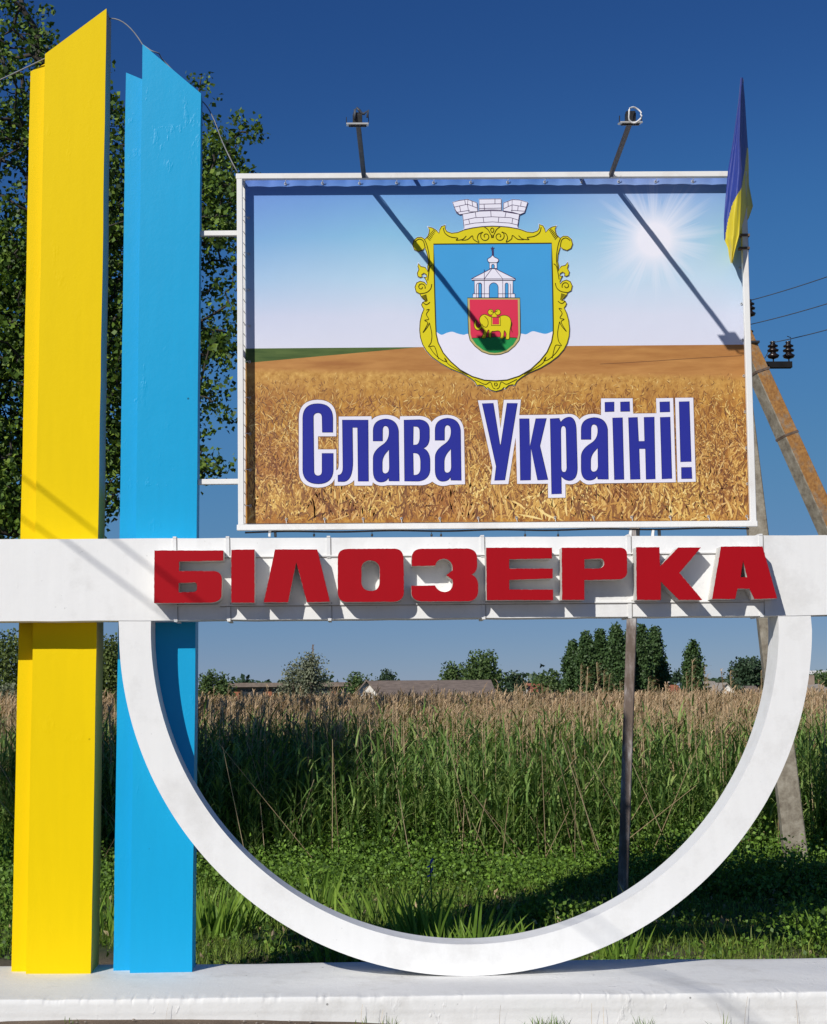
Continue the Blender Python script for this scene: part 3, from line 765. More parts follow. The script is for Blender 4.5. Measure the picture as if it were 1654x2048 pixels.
both([(700, 1650), (740, 1670), (790, 1690), (830, 1670), (850, 1715), (872, 1728)], .9); both([(870, 1675), (864, 1690), (872, 1705)], 1.2)
# mural crown
cr_base = [(600, 282), (660, 270), (740, 258), (845, 254), (950, 257), (1020, 268), (1070, 282), (1055, 380), (1058, 402), (980, 388), (920, 383), (845, 380), (760, 384), (680, 395), (612, 410), (612, 388)]
cr_l = [(518, 185), (570, 170), (640, 160), (718, 188), (724, 262), (640, 275), (600, 282), (575, 285), (548, 268)]
cr_m = [(738, 158), (918, 156), (920, 248), (845, 246), (738, 250)]
cr_r = [(940, 190), (1010, 162), (1070, 165), (1138, 185), (1112, 268), (1078, 284), (1020, 275), (938, 262)]
for q in (cr_base, cr_l, cr_m, cr_r):
    flat(bm, [grow(m_(q), .8)], sset(3.6), 0); flat(bm, [m_(q)], sset(4.2), 0); rib(bm, m_(q), .8, sset(5), 6, True)
for l in ([(610, 332), (700, 312), (845, 304), (1000, 312), (1062, 332)], [(616, 372), (700, 356), (845, 346), (990, 356), (1056, 372)], [(705, 265), (712, 312)], [(833, 255), (836, 304)], [(960, 262), (950, 310)], [(650, 322), (660, 364)], [(770, 308), (776, 350)], [(900, 308), (895, 350)], [(1015, 318), (1008, 362)],
          [(528, 225), (640, 200), (645, 160)], [(640, 200), (722, 232)], [(535, 245), (575, 285)], [(575, 215), (585, 262)], [(640, 200), (650, 262), (724, 262)], [(618, 165), (624, 202)], [(678, 175), (684, 215)], [(548, 268), (660, 250)],
          [(738, 200), (920, 196)], [(868, 157), (868, 198)], [(778, 200), (782, 248)], [(738, 236), (920, 232)],
          [(1128, 225), (1010, 205), (1010, 162)], [(1010, 205), (938, 238)], [(1060, 212), (1056, 255)], [(1010, 205), (1008, 262)], [(975, 178), (978, 218)], [(1085, 178), (1080, 218)], [(1112, 258), (1000, 250)]):
    rib(bm, m_(l), .75, sset(5), 6)
# inner shield, tower and elephant
is_l = [(640, 975), (644, 1120), (650, 1275), (662, 1325), (700, 1372), (760, 1420), (820, 1441), (868, 1445)]
def mir2(p):
    xc = 857 + .0235 * (p[1] - 975) ; return (2 * xc - p[0], p[1])
ish = is_l + [mir2(p) for p in reversed(is_l[:-1])]
flat(bm, [m_(ish)], sset(4), 7); rib(bm, m_(ish), .9, sset(5), 2, True)
in_l = [(658, 988), (662, 1120), (666, 1272), (678, 1315)]
g_l = [(678, 1313), (712, 1360), (768, 1404), (822, 1425), (868, 1430)]
flat(bm, [m_(in_l + [mir2(p) for p in reversed(in_l)])], sset(5), 4)
flat(bm, [m_(smoothline([(676, 1308), (730, 1305), (800, 1300), (870, 1298), (940, 1302), (1000, 1304), (1052, 1306)], 3) + [mir2(p) for p in g_l[1:]][0:] + list(reversed(g_l[1:-1])))], sset(5.4), 5)
rib(bm, m_(smoothline([(676, 1308), (870, 1298), (1052, 1306)], 4)), .8, sset(6), 2)
e_ = lambda l: m_(l, TE)
tower = [(385, 715), (990, 715), (990, 920), (1022, 926), (1022, 988), (360, 988), (360, 930), (385, 920)]
def arch_(x0, x1, yt, yb): return [(x0, yb), (x0, yt + (x1 - x0) / 2)] + [((x0 + x1) / 2 - (x1 - x0) / 2 * math.cos(math.pi * i / 8), yt + (x1 - x0) / 2 - (x1 - x0) / 2 * math.sin(math.pi * i / 8)) for i in range(1, 8)] + [(x1, yt + (x1 - x0) / 2), (x1, yb)]
dome = smoothline([(670, 318), (640, 348), (600, 372), (592, 400), (618, 432), (680, 436), (740, 432), (766, 400), (750, 372), (700, 348)], 4, True)
for q in (tower, [(648, 530), (712, 530), (1030, 688), (1022, 712), (345, 712), (335, 690)], dome, [(622, 435), (738, 435), (740, 526), (622, 526)]):
    flat(bm, [e_(q)], sset(6), 0); rib(bm, e_(q), .9, sset(7), 6, True)
for q in (arch_(618, 758, 752, 990), arch_(450, 498, 755, 990), arch_(868, 916, 755, 990), arch_(655, 698, 460, 524)):
    flat(bm, [e_(q)], sset(7), 3); rib(bm, e_(q), .8, sset(8), 6)
for l in ([(540, 540), (540, 988)], [(655, 535), (540, 690)], [(708, 535), (830, 690), (832, 988)], [(345, 690), (1025, 690)], [(360, 925), (620, 925)], [(756, 925), (1020, 925)], arch_(415, 498, 755, 990)[:9], arch_(868, 955, 755, 990)[7:]):
    rib(bm, e_(l), .6, sset(8), 6)
star = [(670 + (38 if i % 2 == 0 else 15) * math.sin(i * math.pi / 5), 212 - (38 if i % 2 == 0 else 15) * math.cos(i * math.pi / 5)) for i in range(10)]
flat(bm, [e_(star)], sset(6), 6); rib(bm, e_([(672, 240), (675, 318)]), 2.4, sset(7), 6)
eleph = smoothline([(398, 1342), (378, 1400), (388, 1462), (425, 1496), (470, 1492), (502, 1468), (530, 1500), (524, 1560), (497, 1620), (556, 1626), (578, 1560), (596, 1504), (616, 1500), (606, 1560), (612, 1610), (652, 1610), (654, 1525), (700, 1516), (772, 1512), (800, 1560), (792, 1625), (842, 1626), (848, 1560), (858, 1506), (886, 1560), (876, 1636), (932, 1636), (938, 1560), (944, 1500), (958, 1430), (962, 1360), (940, 1300), (890, 1270), (830, 1266), (760, 1290), (690, 1296), (630, 1284), (590, 1265), (540, 1250), (490, 1274), (464, 1320), (470, 1368), (486, 1404), (470, 1448), (435, 1456), (412, 1432), (416, 1396), (412, 1345)], 3, True)
flat(bm, [e_(eleph)], sset(7), 1); rib(bm, e_(eleph), .8, sset(8), 2, True)
for cx_, cy_ in ((640, 1215), (752, 1215)):
    q = [(cx_ + 44 * math.cos(a * math.pi / 8), cy_ + 44 * math.sin(a * math.pi / 8)) for a in range(16)]; flat(bm, [e_(q)], sset(7 + (cx_ > 700) * .3), 1); rib(bm, e_(q), .7, sset(8), 2, True)
flat(bm, [e_([(668, 1215), (725, 1215), (735, 1290), (662, 1290)])], sset(7.8), 1)
q = [(655, 1295), (790, 1295), (796, 1425), (650, 1425)]; rib(bm, e_(q), .8, sset(8.6), 2, True); flat(bm, [e_([(668, 1300), (772, 1300), (774, 1408), (668, 1408)])], sset(8.2), 4)
for l in ([(545, 1280), (590, 1330), (600, 1400), (575, 1450), (530, 1440), (500, 1400)], [(962, 1360), (975, 1400), (962, 1460), (980, 1530)], [(440, 1420), (480, 1415), (500, 1425)], [(640, 1190), (690, 1220), (750, 1190)]):
    rib(bm, e_(smoothline(l, 4)), .8, sset(8.8), 2)
bm_obj('coat_of_arms', bm, MC, banner, label='printed coat of arms with gold frame, white tower and yellow elephant')

# eyelets and ties
ring_me = None
def eyelet(px, py, ox, oy):
    global ring_me
    if ring_me is None:
        b = bmesh.new(); n = 12
        pts = [(.0075 * math.cos(2 * math.pi * i / n), 0, .0075 * math.sin(2 * math.pi * i / n)) for i in range(n)]
        tube(b, pts, .0022, 5, closed=True); ring_me = bpy.data.meshes.new('eyelet'); b.to_mesh(ring_me); b.free(); ring_me.materials.append(M_alu)
    p = at(px, py, YS); p.y -= sheet_z_wave(px, py + (px - 491) * .0065) + .003
    o = bpy.data.objects.new('eyelet', ring_me); C.objects.link(o); o.parent = banner
    o.matrix_parent_inverse = Matrix.Translation(-world_loc(banner)); o.location = p
    tube(tb, [p, p + Vector((ox * .4, -.02, oy * .5)), Vector((p.x + ox, YS - .03, p.z + oy))], .0022, 4)
tb = bmesh.new()
for i in range(13):
    x = 575 + i * 76.7 - 2; eyelet(x, 1039.5 - (x - 491) * .0068, 0, -.03)
    x = 571 + i * 74; 
    if x < 1445: eyelet(x, 368.5 - (x - 491) * .0060, .004, .024)
for i in range(9):
    y = 436 + i * 72; eyelet(497.5 + i * .4, y, -.03, .0); eyelet(1478 + (y - 436) * .034, y + 28, .03, .0)
bm_obj('tie', tb, M_strap, banner, label='short cords from the eyelets to the frame', kind='stuff')
# the rear lacing strip seen between left post and sheet
bm = bmesh.new()
for i in range(30):
    y = 372 + i * 22.6; a = at(486, y, YS + .001); b = at(492.5, y + 9, YS + .001); tube(bm, [a, b], .0016, 4)
bm_obj('lacing', bm, M_dark, banner, kind='stuff')
# a thin dark line drawn across the far field
bm = bmesh.new(); ribbon(bm, smoothline([(1200, 728), (1290, 723), (1380, 717), (1484, 711)], 4), .7, YS - .0012, 0); bm_obj('far_field_line', bm, P_drk, banner)

# ------------------------------------------------------------------ floodlights
def floodlight(base, head, label, loop, tilt):
    b0 = at(*base, YB + .0); h0 = Vector(head)
    t = empty('floodlight', b0, label=label, cat='floodlight', group='floodlights on arms above the billboard')
    bm = bmesh.new(); prism(bm, b0 + Vector((0, .02, -.01)), h0, .022, .022, .2); bm_obj('arm', bm, [M_armr], t)
    R = Matrix.Rotation(tilt, 3, 'X')
    def box(a, b, name, m, bev=.002):
        q = bmesh.new(); add_box(q, a, b, bev)
        for v in q.verts: v.co = R @ v.co + h0
        return bm_obj(name, q, m, t)
    # housing faces back and down towards the banner
    box((-.027, -.006, -.008), (.027, .050, .040), 'housing', M_dark)
    box((-.062, -.024, -.018), (.062, .074, -.009), 'front_frame', M_alu)
    box((-.050, -.014, -.0215), (.050, .064, -.0185), 'glass', M_glass, 0)
    for k in range(4): box((-.024, -.002 + k * .014, .0405), (.024, .003 + k * .014, .050), 'cooling_fin', M_dark, 0)
    for s in (-1, 1): box((s * .062 - .002, .01, -.008), (s * .062 + .002, .022, .026), 'bracket', M_dark, 0)
    box((-.05, .01, -.028), (.05, .03, -.0225), 'bracket', M_dark, 0)
    q = bmesh.new()
    if loop:
        c = h0 + Vector((.012, -.045, .014)); n = 22
        tube(q, [c + Vector((.036 * math.cos(2 * math.pi * i / n) * (1 + .12 * math.sin(i)), .012 * math.sin(i * .5), .044 * math.sin(2 * math.pi * i / n))) for i in range(n)], .0052, 6, closed=True)
        bm_obj('cable_loop', q, M_strap, t, smooth=True)
    else:
        c = h0 + Vector((.0, -.01, .04))
        tube(q, [c + Vector((-.016, -.01, -.03)), c + Vector((-.014, -.01, .02)), c + Vector((-.004, -.01, .032)), c + Vector((.010, -.01, .018)), c + Vector((.022, 0, .004)), c + Vector((.036, 0, .0)), c + Vector((.06, 0, .02)), c + Vector((.055, 0, -.02))], .008, 6)
        bm_obj('cable_loop', q, M_blackcable, t, smooth=True)
    q = bmesh.new(); tube(q, [b0 + (h0 - b0) * s + Vector((.013, -.002, .003 * math.sin(s * 25))) for s in [i / 14 for i in range(15)]], .0035, 5)
    bm_obj('supply_cable', q, M_blackcable, t, smooth=True)
LY = YB - 1.20
floodlight((727, 349), at(715, 243, LY), 'floodlight with dark cable coil on the near-upright arm above the coat of arms', False, math.radians(14))
floodlight((1222, 347), at(1262, 240, LY), 'floodlight with round pale cable loop on the slanting arm near the flag', True, math.radians(14))

# ------------------------------------------------------------------ flag
def interp(tab, y):
    for (y0, x0), (y1, x1) in zip(tab, tab[1:]):
        if y <= y1: return x0 + (x1 - x0) * (y - y0) / (y1 - y0)
    return tab[-1][1]
flag = empty('flag', at(1490, 480, 9.5), label='blue and yellow flag hanging limp on its pole at the right frame corner', cat='flag')
Lx = [(155, 1481), (200, 1477), (280, 1466), (340, 1456), (400, 1450.5), (440, 1447.5), (478, 1448), (497, 1456), (512, 1458), (526, 1461)]
Cx_ = [(155, 1484), (200, 1481), (280, 1480), (340, 1484), (378, 1483), (430, 1480), (470, 1478), (500, 1470), (526, 1464)]
Rx = [(155, 1486), (200, 1490), (250, 1493), (310, 1497), (370, 1498), (390, 1502), (412, 1506), (435, 1498), (455, 1487), (475, 1479), (500, 1471), (526, 1465)]
nu, nv = 44, 150; bm = bmesh.new(); gv = {}
yel = [(1483, 376), (1474, 390), (1464, 410), (1456, 440), (1451, 470), (1450, 488), (1449, 530), (1520, 530), (1520, 300), (1494, 296), (1489, 340)]
def inside(p, poly):
    r = False; n = len(poly)
    for i in range(n):
        (x0, y0), (x1, y1) = poly[i], poly[(i + 1) % n]
        if (y0 > p[1]) != (y1 > p[1]) and p[0] < (x1 - x0) * (p[1] - y0) / (y1 - y0) + x0: r = not r
    return r
YFL = 9.43
for j in range(nv + 1):
    y = 155 + (526 - 155) * j / nv
    l, c, r = interp(Lx, y), interp(Cx_, y), interp(Rx, y)
    for i in range(nu + 1):
        u = i / nu
        if u < .6:
            k = u / .6; x = l + (c - l) * k; dep = .055 * (1 - k) + .010 * math.sin(k * 9 + y * .012) - .012 * math.sin(k * math.pi)
        else:
            k = (u - .6) / .4; x = c + (r - c) * k; dep = .25 * k + .006 * math.sin(k * 8 + y * .02)
        p = at(x, y + 1.2 * math.sin(i * .9) * (j / nv) ** 3, YFL + dep * min(1, .25 + j / nv * 1.6))
        gv[i, j] = (bm.verts.new(p), (x, y))
for i in range(nu):
    for j in range(nv):
        q = [gv[i, j], gv[i, j + 1], gv[i + 1, j + 1], gv[i + 1, j]]; f = bm.faces.new([a[0] for a in q]); f.smooth = True
        cxy = (sum(a[1][0] for a in q) / 4, sum(a[1][1] for a in q) / 4); f.material_index = 1 if inside(cxy, yel) and (i / nu >= .6 or cxy[1] > 376) else 0
def cloth(name, col):
    g = N(name); g.l(g.mix(g.noise(14, 4, .6), col, tuple(c * .8 for c in col[:3]) + (1,)), g.b.inputs['Base Color']); g.b.inputs['Roughness'].default_value = .55
    g.b.inputs['Sheen Weight'].default_value = .3
    tr = g.n('BsdfTranslucent', i_0=col); mx = g.n('MixShader', i_0=.22); g.l(g.b.outputs[0], mx.inputs[1]); g.l(tr.outputs[0], mx.inputs[2]); g.l(mx.outputs[0], g.t.nodes['Material Output'].inputs[0])
    g.l(g.bump(g.noise(22, 3, .5, stretch=(2, 2, .35)), .5, .01), g.b.inputs['Normal']); return g.m
me = bpy.data.meshes.new('flag_cloth'); bm.to_mesh(me); bm.free()
link('flag_cloth', me, [cloth('flag_blue', lin(36, 62, 158)), cloth('flag_yellow', lin(232, 210, 30))], flag)
bm = bmesh.new(); tube(bm, [at(1484, 159, YFL + .10), at(1487, 330, YFL + .27), at(1494.5, 504, YFL + .22)], .010, 8); bm_obj('flag_pole', bm, M_rust, flag, smooth=True)
for y in (470, 496):
    bm = bmesh.new()
    add_box(bm, at(1479, y + 2, YB - .008), Vector((at(1499, y, YB).x, YB + .03, at(1479, y - 2, YB).z)))
    bm_obj('pole_clamp', bm, M_rust, flag)

# ------------------------------------------------------------------ cable over the pillars
def sag(a, b, s, n=16): return [a + (b - a) * (i / n) - Vector((0, 0, s * 4 * (i / n) * (1 - i / n))) for i in range(n + 1)]
bm = bmesh.new()
p0, p1, p2 = at(-420, 330, 9.9), at(92, 116, 9.66), at(222, 37, 9.72)
pts = sag(p0, p1, .03) + sag(p1, p2, -.05, 6)[1:] + sag(p2, at(285, 89, 9.68), -.045, 8)[1:] + [at(302, 101, 9.66), at(318, 107, 9.65)] + sag(at(324, 118, 9.83), at(407, 205, 9.72), .0, 5) + sag(at(407, 205, 9.72), at(440, 272, 9.68), -.03, 6)[1:] + sag(at(440, 272, 9.68), at(476, 346, 9.6), .01, 6)[1:]
tube(bm, pts, .0042, 6)
tag(bm_obj('power_cable', bm, M_cable, None, smooth=True), 'thin grey cable draped over both pillar tops down to the billboard corner', 'cable')
# two overhead wires above the road in front of the monument (their faint shadows cross the yellow pillar)
for k, ((xa, ya), (xb, yb_)) in enumerate((((40, 945), (300, 1150)), ((40, 1028), (290, 1215)))):
    a = at(xa, ya, YP); b = at(xb, yb_, YP); d = (b - a); t = 5.5 + k * .4
    mid = (a + b) / 2 + SUN * t; w = d + SUN * (-d.z / SUN.z); w.normalize(); A = mid - w * 3.2; B = mid + w * 24
    A, B = (A, B)
    bm = bmesh.new(); tube(bm, sag(A, B, .0, 10), .0075, 5)
    tag(bm_obj('overhead_wire', bm, M_wire, None, smooth=True), ('upper' if k == 0 else 'lower') + ' of two overhead wires spanning in front of the yellow pillar', 'wire', 'overhead wires')

# ------------------------------------------------------------------ power pole
YQ = 17.0
pp = empty('power_pole', (at(1594, 1790, YQ).x, YQ, GB), label='concrete power pole with lichen covered brace, crossarm and insulators', cat='power pole')
bm = bmesh.new(); prism(bm, at(1463, 620, YQ), at(1602, 1810, YQ), .19, .18, .12, .245, .23); bmesh.ops.bevel(bm, geom=bm.edges[:], offset=.01, segments=1, affect='EDGES')
bm_obj('pole_shaft', bm, M_conc, pp)
bm = bmesh.new(); prism(bm, at(1476, 655, YQ - .16), at(1990, 1790, YQ - .45), .175, .175, math.radians(-19), .22, .22); bmesh.ops.bevel(bm, geom=bm.edges[:], offset=.008, segments=1, affect='EDGES')
bmesh.ops.recalc_face_normals(bm, faces=bm.faces[:])
for f in bm.faces:
    if f.normal.x * .9 + f.normal.z * .42 > 0: f.material_index = 1
bm_obj('brace', bm, [M_conc, M_lich], pp, label='slanting concrete brace with orange lichen')
b0_, b1_ = at(1476, 655, YQ - .16), at(1990, 1790, YQ - .45)
for tt_ in (.082, .198):
    bm = bmesh.new(); prism(bm, b0_.lerp(b1_, tt_), b0_.lerp(b1_, tt_ + .004), .19, .19, math.radians(-19)); bm_obj('steel_band', bm, M_rust, pp)
bm = bmesh.new(); a = at(1400, 733, YQ + .1); b = at(1583, 730, YQ + .1); add_box(bm, (a.x, YQ + .06, b.z - .035), (b.x, YQ + .14, b.z + .035), .004)
bm_obj('crossarm', bm, M_armr2, pp)
bm = bmesh.new(); a = at(1476, 690, YQ - .1); add_box(bm, (a.x - .02, YQ - .27, a.z - .012), (a.x + .2, YQ + .1, a.z + .012), .003); bm_obj('cap_plate', bm, M_dark, pp)
def insul(px, py, Y):
    c = at(px, py, Y); b = bmesh.new()
    lathe(b, c, [(r_ * 1.16, z_ * 1.16) for r_, z_ in [(.012, -.085), (.048, -.072), (.06, -.05), (.03, -.03), (.026, -.015), (.052, -.01), (.056, .005), (.028, .02), (.026, .03), (.048, .036), (.050, .048), (.026, .06), (.022, .075), (.03, .085), (.012, .092)]], 14)
    o = bm_obj('insulator', b, M_ceram, pp, smooth=True)
    b = bmesh.new(); tube(b, [c - Vector((0, 0, .14)), c - Vector((0, 0, .07))], .008, 6); bm_obj('pin', b, M_dark, o)
    return c + Vector((0, 0, .09))
i1 = insul(1546, 701, YQ + .1); i2 = insul(1577, 701, YQ + .1); i3 = insul(1499, 617, YQ + .1); i4 = insul(1497, 672, YQ + .2)
ends = [(at(2300, 262, 11), i3, 'topmost wire from the power pole, leading up to the right'), (at(2300, 340, 11), at(1500, 649, YQ + .1), 'middle wire from the power pole, leading up to the right'), (at(2300, 405, 11), i1, 'lowest wire from the power pole, tied to the crossarm insulators')]
for e, st, lb in ends:
    bm = bmesh.new(); pts = sag(st, e, .12, 24)
    if st is i1: pts = [at(1500, 728, YQ + .3), at(1530, 716, YQ + .2)] + pts
    tube(bm, pts, .0052, 5); tag(bm_obj('power_line', bm, M_wire, None, smooth=True), lb, 'wire', 'wires leading from the power pole')
bm = bmesh.new(); tube(bm, [i2, i2 + Vector((.03, 0, .03)), i2 + Vector((.03, 0, .06)), i2 + Vector((-.01, 0, .075))], .005, 5); bm_obj('tie_wire', bm, M_wire, pp)
# rusty steel post behind the ring
bm = bmesh.new(); prism(bm, at(1272, 985, 15.0), at(1244.5, 1812, 15.0), .095, .08, .25)
bmesh.ops.bevel(bm, geom=bm.edges[:], offset=.006, segments=1, affect='EDGES')
tag(bm_obj('steel_post', bm, M_rustpole, None), 'slightly leaning steel post with peeling paint standing behind the ring', 'post')

# ------------------------------------------------------------------ foliage tools
def unit(v): return v / np.maximum(np.linalg.norm(v, axis=-1, keepdims=True), 1e-9)
def leaves_np(c, size, wfac=.42, up=.3, fold=.18):
    """one folded leaf (four points) at every centre"""
    n = len(c); d = unit(RNG.normal(size=(n, 3)) + np.array((0, 0, -up))); r = unit(np.cross(d, RNG.normal(size=(n, 3)))); nn = np.cross(d, r)
    s = size * RNG.uniform(.65, 1.3, (n, 1)); w = s * wfac
    V = np.stack([c, c + d * s * .45 + r * w + nn * s * fold, c + d * s, c + d * s * .5 - r * w + nn * s * fold * .6], 1).reshape(-1, 3)
    return V, np.arange(4 * n).reshape(n, 4)
def blades_np(base, L, W, az, lean, curve, seg=3, tipw=.0, side_az=None):
    """arching blades: base points, length, width, azimuth, first lean and bend along the blade"""
    n = len(base); out = []; p = base.copy(); side = np.stack([-np.sin(az), np.cos(az), np.zeros(n)], -1)
    if side_az is not None: side = np.stack([np.cos(side_az), np.sin(side_az), np.zeros(n)], -1)
    for i in range(seg + 1):
        t = i / seg; w = W * (1 - t) ** .8 * (.55 + 1.2 * t if t < .4 else 1.0); w = np.maximum(w, W * tipw)
        out.append(p - side * w[:, None] / 2); out.append(p + side * w[:, None] / 2)
        th = lean + curve * (t + .5 / seg); st = L / seg
        p = p + np.stack([np.cos(az) * np.sin(th) * st, np.sin(az) * np.sin(th) * st, np.cos(th) * st], -1)
    V = np.stack(out, 1); k = 2 * (seg + 1); b = (np.arange(n) * k)[:, None]
    Fq = np.concatenate([b + np.array((2 * i, 2 * i + 1, 2 * i + 3, 2 * i + 2)) for i in range(seg)], 0)
    return V.reshape(-1, 3), Fq
def tubes_np(a, b, ra, rb, n=3):
    """straight n sided sticks"""
    m = len(a); d = unit(b - a); ref = np.tile(np.array((.31, .95, .05)), (m, 1)); s = unit(np.cross(d, ref)); t = np.cross(s, d); rings = []
    for p, r in ((a, ra), (b, rb)):
        for k in range(n):
            q = 2 * math.pi * k / n; rings.append(p + (s * math.cos(q) + t * math.sin(q)) * np.reshape(r, (-1, 1)))
    V = np.stack(rings, 1).reshape(-1, 3); bs = (np.arange(m) * 2 * n)[:, None]
    Fq = np.concatenate([bs + np.array((k, (k + 1) % n, n + (k + 1) % n, n + k)) for k in range(n)], 0)
    return V, Fq
def join(parts):
    V = []; Fs = []; o = 0
    for v, f in parts: V.append(v); Fs.append(f + o); o += len(v)
    return np.concatenate(V), np.concatenate(Fs)

def skeleton(root, top, tips, trunk_r, parent, mat, wob=.06, minr=.004):
    """trunk and limbs: every tip joins the nearest lower point of the growing branch net"""
    P = [np.array(root)]; par = [-1]; nseg = 10
    for i in range(1, nseg + 1):
        q = np.array(root) + (np.array(top) - np.array(root)) * i / nseg + RNG.normal(size=3) * wob * .6 * np.array((1, 1, 0)); P.append(q); par.append(len(P) - 2)
    axis = np.array(root) + 0
    tips = sorted(tips, key=lambda t: np.hypot(t[0] - np.interp(t[2], [root[2], top[2]], [root[0], top[0]]), t[1] - root[1]))
    A = np.array(P)
    for t in tips:
        d = np.linalg.norm(A - t, axis=1) + 1.1 * np.maximum(0, A[:, 2] - t[2] + .12 * np.linalg.norm(A[:, :2] - t[:2], axis=1)) + .5 * (A[:, 2] < root[2] + .3 * (top[2] - root[2]))
        j = int(np.argmin(d)); D = np.linalg.norm(A[j] - t); k = max(2, int(D / .45)); prev = j; a = A[j]
        for i in range(1, k + 1):
            s = i / k; q = a + (t - a) * s + RNG.normal(size=3) * wob * math.sin(math.pi * s) * min(1, D); q[2] += .10 * D * math.sin(math.pi * s)
            P.append(q); par.append(prev); prev = len(P) - 1
        A = np.array(P)
    n = len(P); cnt = np.ones(n)
    for i in range(n - 1, 0, -1): cnt[par[i]] += cnt[i] * .9
    rr = trunk_r * (cnt / cnt[0]) ** .52; rr = np.maximum(rr, minr); par_ = np.array(par[1:]); A = np.array(P)
    V, Fq = tubes_np(A[par_][nseg:], A[1:][nseg:], rr[par_][nseg:] * .85, rr[1:][nseg:] * .85, 5)
    bm = bmesh.new(); rings = []
    for q in range(nseg + 1): rings.append([bm.verts.new((A[q][0] + rr[q] * math.cos(w * math.pi / 5), A[q][1] + rr[q] * math.sin(w * math.pi / 5), A[q][2])) for w in range(10)])
    for a, b in zip(rings, rings[1:]):
        for w in range(10): bm.faces.new((a[w], a[(w + 1) % 10], b[(w + 1) % 10], b[w])).smooth = True
    bm_obj('trunk', bm, M_bark, parent, smooth=True)
    if len(V): link('branches', np_mesh('branches', V, Fq, True), mat, parent, kind='stuff')

# ------------------------------------------------------------------ large tree at the left
M_leafA = leafy('broad_leaf_green', [(0.022, 0.046, 0.011, 1), (0.046, 0.094, 0.017, 1), (0.085, 0.159, 0.022, 1), (0.138, 0.228, 0.030, 1), (0.234, 0.332, 0.049, 1)], .25)
def big_tree(spec, root, top, label, nl=50, size=.085, seed=3, mats=M_leafA, spread=.2, group='roadside trees'):
    t = empty('roadside_tree', root, label=label, cat='tree', group=group)
    tips = []; cl = []
    for (x0, x1, y0, y1, n, Ya, Yb) in spec:
        for _ in range(n):
            px, py = random.uniform(x0, x1), random.uniform(y0, y1); tips.append(np.array(at(px, py, random.uniform(Ya, Yb))))
    skeleton(root, top, tips, .16, t, M_twig, .14, .006)
    for p in tips:
        k = int(nl * random.uniform(.45, 1.5)); sub_ = RNG.normal(size=(3, 3)) * spread * .8
        cl.append(p + sub_[RNG.integers(0, 3, k)] + RNG.normal(size=(k, 3)) * spread * .38)
    V, Fq = leaves_np(np.concatenate(cl), size); link('crown', np_mesh('crown', V, Fq), mats, t)
    return t
Ya, Yb = 22.5, 26
big_tree([(-260, 50, -150, 100, 90, Ya, Yb), (52, 96, 68, 112, 10, Ya, Yb), (-260, 90, 110, 330, 110, Ya, Yb), (-260, 120, 330, 480, 80, Ya, Yb), (-200, 130, 480, 760, 380, Ya, Yb), (-200, 130, 760, 1040, 380, Ya, Yb), (-150, 110, 1040, 1075, 22, Ya, Yb),
          (120, 248, 175, 420, 90, Ya, Yb), (120, 260, 420, 720, 170, Ya, Yb), (120, 260, 720, 900, 110, Ya, Yb), (120, 240, 900, 1045, 60, Ya, Yb),
          (270, 385, 240, 480, 60, Ya, Yb), (390, 408, 180, 192, 2, Ya, Yb), (405, 470, 270, 330, 12, Ya, Yb), (478, 500, 252, 285, 4, Ya, Yb), (400, 470, 330, 440, 34, Ya, Yb), (470, 500, 340, 420, 8, Ya, Yb), (400, 470, 440, 495, 15, Ya, Yb), (380, 470, 500, 540, 5, Ya, Yb), (395, 470, 575, 600, 4, Ya, Yb),
          (395, 462, 655, 690, 13, Ya, Yb), (395, 425, 705, 755, 7, Ya, Yb), (395, 432, 775, 820, 7, Ya, Yb), (385, 432, 880, 950, 11, Ya, Yb), (260, 350, 500, 900, 50, Ya, Yb)],
         (at(118, 1500, 24).x, 24, GB), tuple(at(112, 700, 24)), 'tall leafy tree rising behind the yellow and blue pillars')
# its neighbour further left, out of the picture: shades the reeds seen through the ring
t2 = empty('roadside_tree', (-9.6, 9.6, 0), label='tree with a rounded crown left of the monument', cat='tree', group='roadside trees')
tips = []
for _ in range(600):
    v = RNG.normal(size=3); v = v / np.linalg.norm(v) * RNG.random() ** .45
    tips.append(np.array((-8.2, 10, 8.2)) + v * np.array((2.1, 1.6, 1.85)))
skeleton((-9.6, 9.6, 0), (-8.9, 9.9, 7.6), tips, .16, t2, M_twig, .1, .007)
cl = [p + RNG.normal(size=(34, 3)) * .16 for p in tips]
V, Fq = leaves_np(np.concatenate(cl), .11); link('crown', np_mesh('crown', V, Fq), M_leafA, t2)

